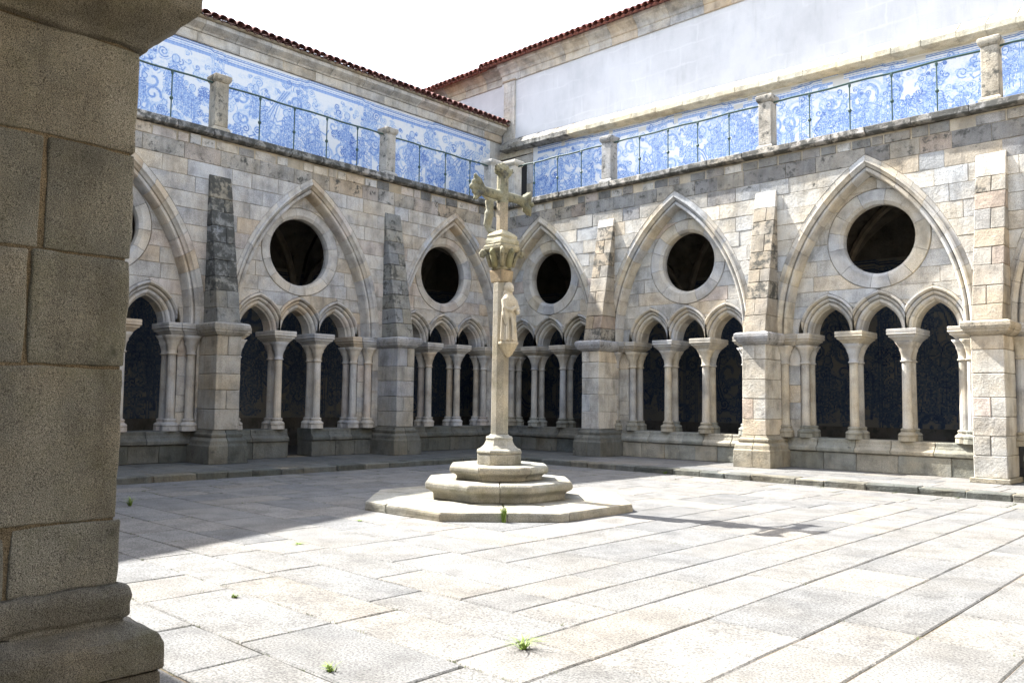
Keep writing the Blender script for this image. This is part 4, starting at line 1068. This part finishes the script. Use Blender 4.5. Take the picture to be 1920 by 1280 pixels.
st = [('m', vs, fs), ('e', (sx_+.015, sy_, 3.295), (.068, .06, .085)), ('e', (sx_-.015, sy_, 3.305), (.085, .08, .095)),
      ('t', [(sx_-.03, sy_+.0, 3.25), (sx_-.05, sy_, 3.12)], [.075, .09]),
      ('e', (sx_+.083, sy_, 3.285), (.014, .012, .02)), ('e', (sx_+.07, sy_, 3.245), (.018, .03, .012)),
      ('t', [(sx_, sy_-.115, 3.11), (sx_+.04, sy_-.145, 2.96), (sx_+.12, sy_-.07, 2.93), (sx_+.15, sy_-.0, 2.99)], [.05, .048, .036, .026]),
      ('t', [(sx_, sy_+.115, 3.11), (sx_+.05, sy_+.14, 2.94), (sx_+.13, sy_+.06, 2.90), (sx_+.15, sy_+.01, 2.94)], [.05, .048, .036, .026]),
      ('t', [(sx_+.03, sy_-.15, 2.99), (sx_+.05, sy_-.15, 2.85), (sx_+.06, sy_-.12, 2.70)], [.035, .04, .02]),
      ('t', [(sx_+.08, sy_-.1, 2.93), (sx_+.11, sy_-.02, 2.75), (sx_+.10, sy_+.06, 2.6)], [.022, .03, .018]),
      ('t', [(sx_+.10, sy_-.06, 2.9), (sx_+.13, sy_-.05, 2.65), (sx_+.125, sy_-.05, 2.46)], [.02, .022, .025]),
      ('t', [(sx_+.07, sy_-.10, 2.9), (sx_+.085, sy_-.12, 2.65), (sx_+.09, sy_-.12, 2.46)], [.02, .022, .025]),
      ('t', [(sx_-.02, sy_-.13, 2.9), (sx_-.02, sy_-.14, 2.65), (sx_-.02, sy_-.15, 2.46)], [.02, .022, .025])]
sto = blob('carved_saint', st, cr, (.42, .38, .30, .15), 'smooth', .0095); sto['label'] = 'robed figure with a veiled head standing on a bracket'
brk = stack('bracket', ngon(sx_-.01, sy_, 12, 0), [(2.20, .02), (2.24, .07), (2.30, .10), (2.36, .135), (2.39, .15), (2.40, .165), (2.435, .165), (2.44, .15)], 'smooth', cr, (.38, .34, .26, .2), 'R', .004)
parent_keep(cr)

# ------------------------------------------------------------------ near pier (same mouldings, seen at arm's length)
np_ = empty('stone_pier', 'massive mossy granite pier in deep shade at the left edge, moulded base and cap', 'pier', (14.9, -18.4, 0))
XF, YF = 15.2, -18.0
def rough(name, x0, x1, y0, y1, z0, z1, col, res=.03, amp=.009, bev=.009, mat='near', ns=4.5):
    vs, fs = box_vf((x0, y0, z0), (x1, y1, z1)); bm = bmesh.new(); bv = [bm.verts.new(v) for v in vs]
    for f in fs: bm.faces.new([bv[i] for i in f])
    bmesh.ops.recalc_face_normals(bm, faces=bm.faces)
    bmesh.ops.bevel(bm, geom=list(bm.edges), offset=bev, segments=3, profile=.5, affect='EDGES')
    for ax, a, b in ((0, x0, x1), (1, y0, y1), (2, z0, z1)):
        n = int((b-a)/res)
        for i in range(1, n):
            co = [0, 0, 0]; no = [0, 0, 0]; co[ax] = a+(b-a)*i/n; no[ax] = 1
            bmesh.ops.bisect_plane(bm, geom=list(bm.verts)+list(bm.edges)+list(bm.faces), plane_co=co, plane_no=no)
    displace(bm, amp, ns, x0+z0*3); me = bpy.data.meshes.new(name); bm.to_mesh(me); bm.free()
    me.polygons.foreach_set('use_smooth', [True]*len(me.polygons))
    return link(name, me, mat, np_, col)
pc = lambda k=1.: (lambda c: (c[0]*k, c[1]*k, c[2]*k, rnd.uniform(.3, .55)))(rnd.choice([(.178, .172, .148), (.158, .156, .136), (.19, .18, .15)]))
JY = {0: -18.41, 1: None, 2: -18.385, 3: -18.35}
for z0, z1, yj in ((.72, .986, -18.41), (.994, 1.616, None), (1.624, 2.076, -18.385), (2.084, 2.538, -18.35), (2.546, 2.99, None)):
    if yj:
        rough('stone_block', 14.6, XF, yj+.008, YF+rnd.uniform(-.01, .01), z0, z1, pc()); rough('stone_block', 14.6, XF-.004, -19.3, yj-.008, z0, z1, pc(), res=.06)
    else: rough('stone_block', 14.6, XF, -19.3, YF+rnd.uniform(-.01, .008), z0, z1, pc(.97))
m_ = MB(); m_.add(*box_vf((14.65, -19.3, .3), (XF-.010, YF-.02, 3.2))); m_.build('mortar', 'near', np_, color=(.15, .12, .08, .2))
def rough_stack(name, prof, col, amp=.014):
    plan = lambda o: [(14.6-o, YF+o), (XF+o, YF+o), (XF+o, -19.3), (14.6-o, -19.3)]
    vs, fs = stack_vf(plan, prof); bm = bmesh.new(); bv = [bm.verts.new(v) for v in vs]
    for f in fs: bm.faces.new([bv[i] for i in f])
    bmesh.ops.recalc_face_normals(bm, faces=bm.faces)
    bmesh.ops.bevel(bm, geom=list(bm.edges), offset=.008, segments=2, profile=.5, affect='EDGES')
    for ax, a, b in ((0, 14.9, 15.6), (1, -19.2, -17.6), (2, prof[0][0], prof[-1][0])):
        n = int((b-a)/.035)
        for i in range(1, n):
            co = [0, 0, 0]; no = [0, 0, 0]; co[ax] = a+(b-a)*i/n; no[ax] = 1
            bmesh.ops.bisect_plane(bm, geom=list(bm.verts)+list(bm.edges)+list(bm.faces), plane_co=co, plane_no=no)
    displace(bm, amp, 5.); me = bpy.data.meshes.new(name); bm.to_mesh(me); bm.free(); me.polygons.foreach_set('use_smooth', [True]*len(me.polygons))
    return link(name, me, 'near', np_, col)
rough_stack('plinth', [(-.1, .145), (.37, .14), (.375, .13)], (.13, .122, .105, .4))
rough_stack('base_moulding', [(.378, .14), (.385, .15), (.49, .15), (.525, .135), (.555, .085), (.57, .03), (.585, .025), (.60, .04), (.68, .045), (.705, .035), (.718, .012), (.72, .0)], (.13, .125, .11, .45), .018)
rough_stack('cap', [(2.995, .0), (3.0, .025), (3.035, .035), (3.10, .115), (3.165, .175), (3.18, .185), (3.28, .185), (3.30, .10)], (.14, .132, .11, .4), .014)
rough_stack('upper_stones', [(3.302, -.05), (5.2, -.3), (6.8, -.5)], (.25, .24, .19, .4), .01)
parent_keep(np_)

# ------------------------------------------------------------------ weeds
def weed(x, y, z, r, h, n, label, name='grass_tuft', lean=0., col=(1, 1, 1, 0)):
    vs = []; fs = []
    for _ in range(n):
        a = rnd.uniform(0, 2*PI); l = r*rnd.uniform(.4, 1); hh = h*rnd.uniform(.5, 1); w_ = rnd.uniform(.004, .009)
        bx, by = rnd.uniform(-.02, .02), rnd.uniform(-.02, .02); px, py = -math.sin(a)*w_, math.cos(a)*w_; b0 = len(vs)
        for t_ in (0, .5, 1):
            ww = (1-t_*.9); cx = bx+math.cos(a)*l*t_**1.4; cy = by+math.sin(a)*l*t_**1.4; cz = hh*(1-(1-t_)**2)*(1 if t_ < 1 else .93)
            vs += [(cx+px*ww, cy+py*ww, cz), (cx-px*ww, cy-py*ww, cz)]
        fs += [(b0, b0+1, b0+3, b0+2), (b0+2, b0+3, b0+5, b0+4)]
    o = link(name, mesh(name, vs, fs), 'grass', None, col, (x, y, z)); tag(o, label, 'weed', 'weeds growing in the paving joints'); return o
weed(15.05, -15.3, -.13, .19, .09, 34, 'spiky light green grass tuft in the paving joint at bottom centre')
weed(14.54, -16.46, -.13, .08, .06, 26, 'small yellow-green tuft in the joint near the bottom edge, nearer the pier')
o = weed(11.02, -11.28, -.13, .10, .26, 60, 'leafy green weed growing up against the front of the lowest cross step', 'leafy_weed')
weed(6.1, -14.2, -.13, .2, .16, 30, 'dark green grass tuft in the shaded paving beside the near pier')
weed(10.63, -14.19, -.13, .12, .03, 24, 'flat yellow-green weed just beyond the shadow edge')
weed(12.44, -15.94, -.13, .06, .04, 16, 'tiny green sprout in the sunlit joint right of the near pier')
weed(9.6, -12.6, -.13, .1, .03, 14, 'tiny green sprout at the shadow edge left of the cross steps')
weed(8.2, -2.96, -.13, .2, .1, 30, 'green weeds at the foot of the broken kerb, below the sunlit arcade')

vs = []; fs = []
for P in slabs:
    if camd(P) < 2.5: continue
    for i in range(len(P)):
        a, b = P[i], P[(i+1) % len(P)]
        shade_ = a[0] < 8.3 or a[1] < -15.5; n_ = 5 if (a[0] < 4.6 or a[1] > -4.0) else (2 if shade_ else (1 if rnd.random() < .3 else 0))
        for _ in range(n_):
            f = rnd.betavariate(.5, .5); x = a[0]+(b[0]-a[0])*f; y = a[1]+(b[1]-a[1])*f
            for q in range(rnd.randint(4, 9)):
                an = rnd.uniform(0, 2*PI); l = rnd.uniform(.008, .03); bx = x+rnd.gauss(0, .025); by = y+rnd.gauss(0, .012); b0 = len(vs)
                vs += [(bx, by, -.137), (bx+.006*math.sin(an), by-.006*math.cos(an), -.137), (bx+math.cos(an)*l, by+math.sin(an)*l, -.125+rnd.uniform(0, .018))]; fs.append((b0, b0+1, b0+2))
o = link('joint_moss', mesh('joint_moss', vs, fs), 'moss', None); o['kind'] = 'stuff'; tag(o, 'low moss and tiny weeds along the paving joints', 'moss')
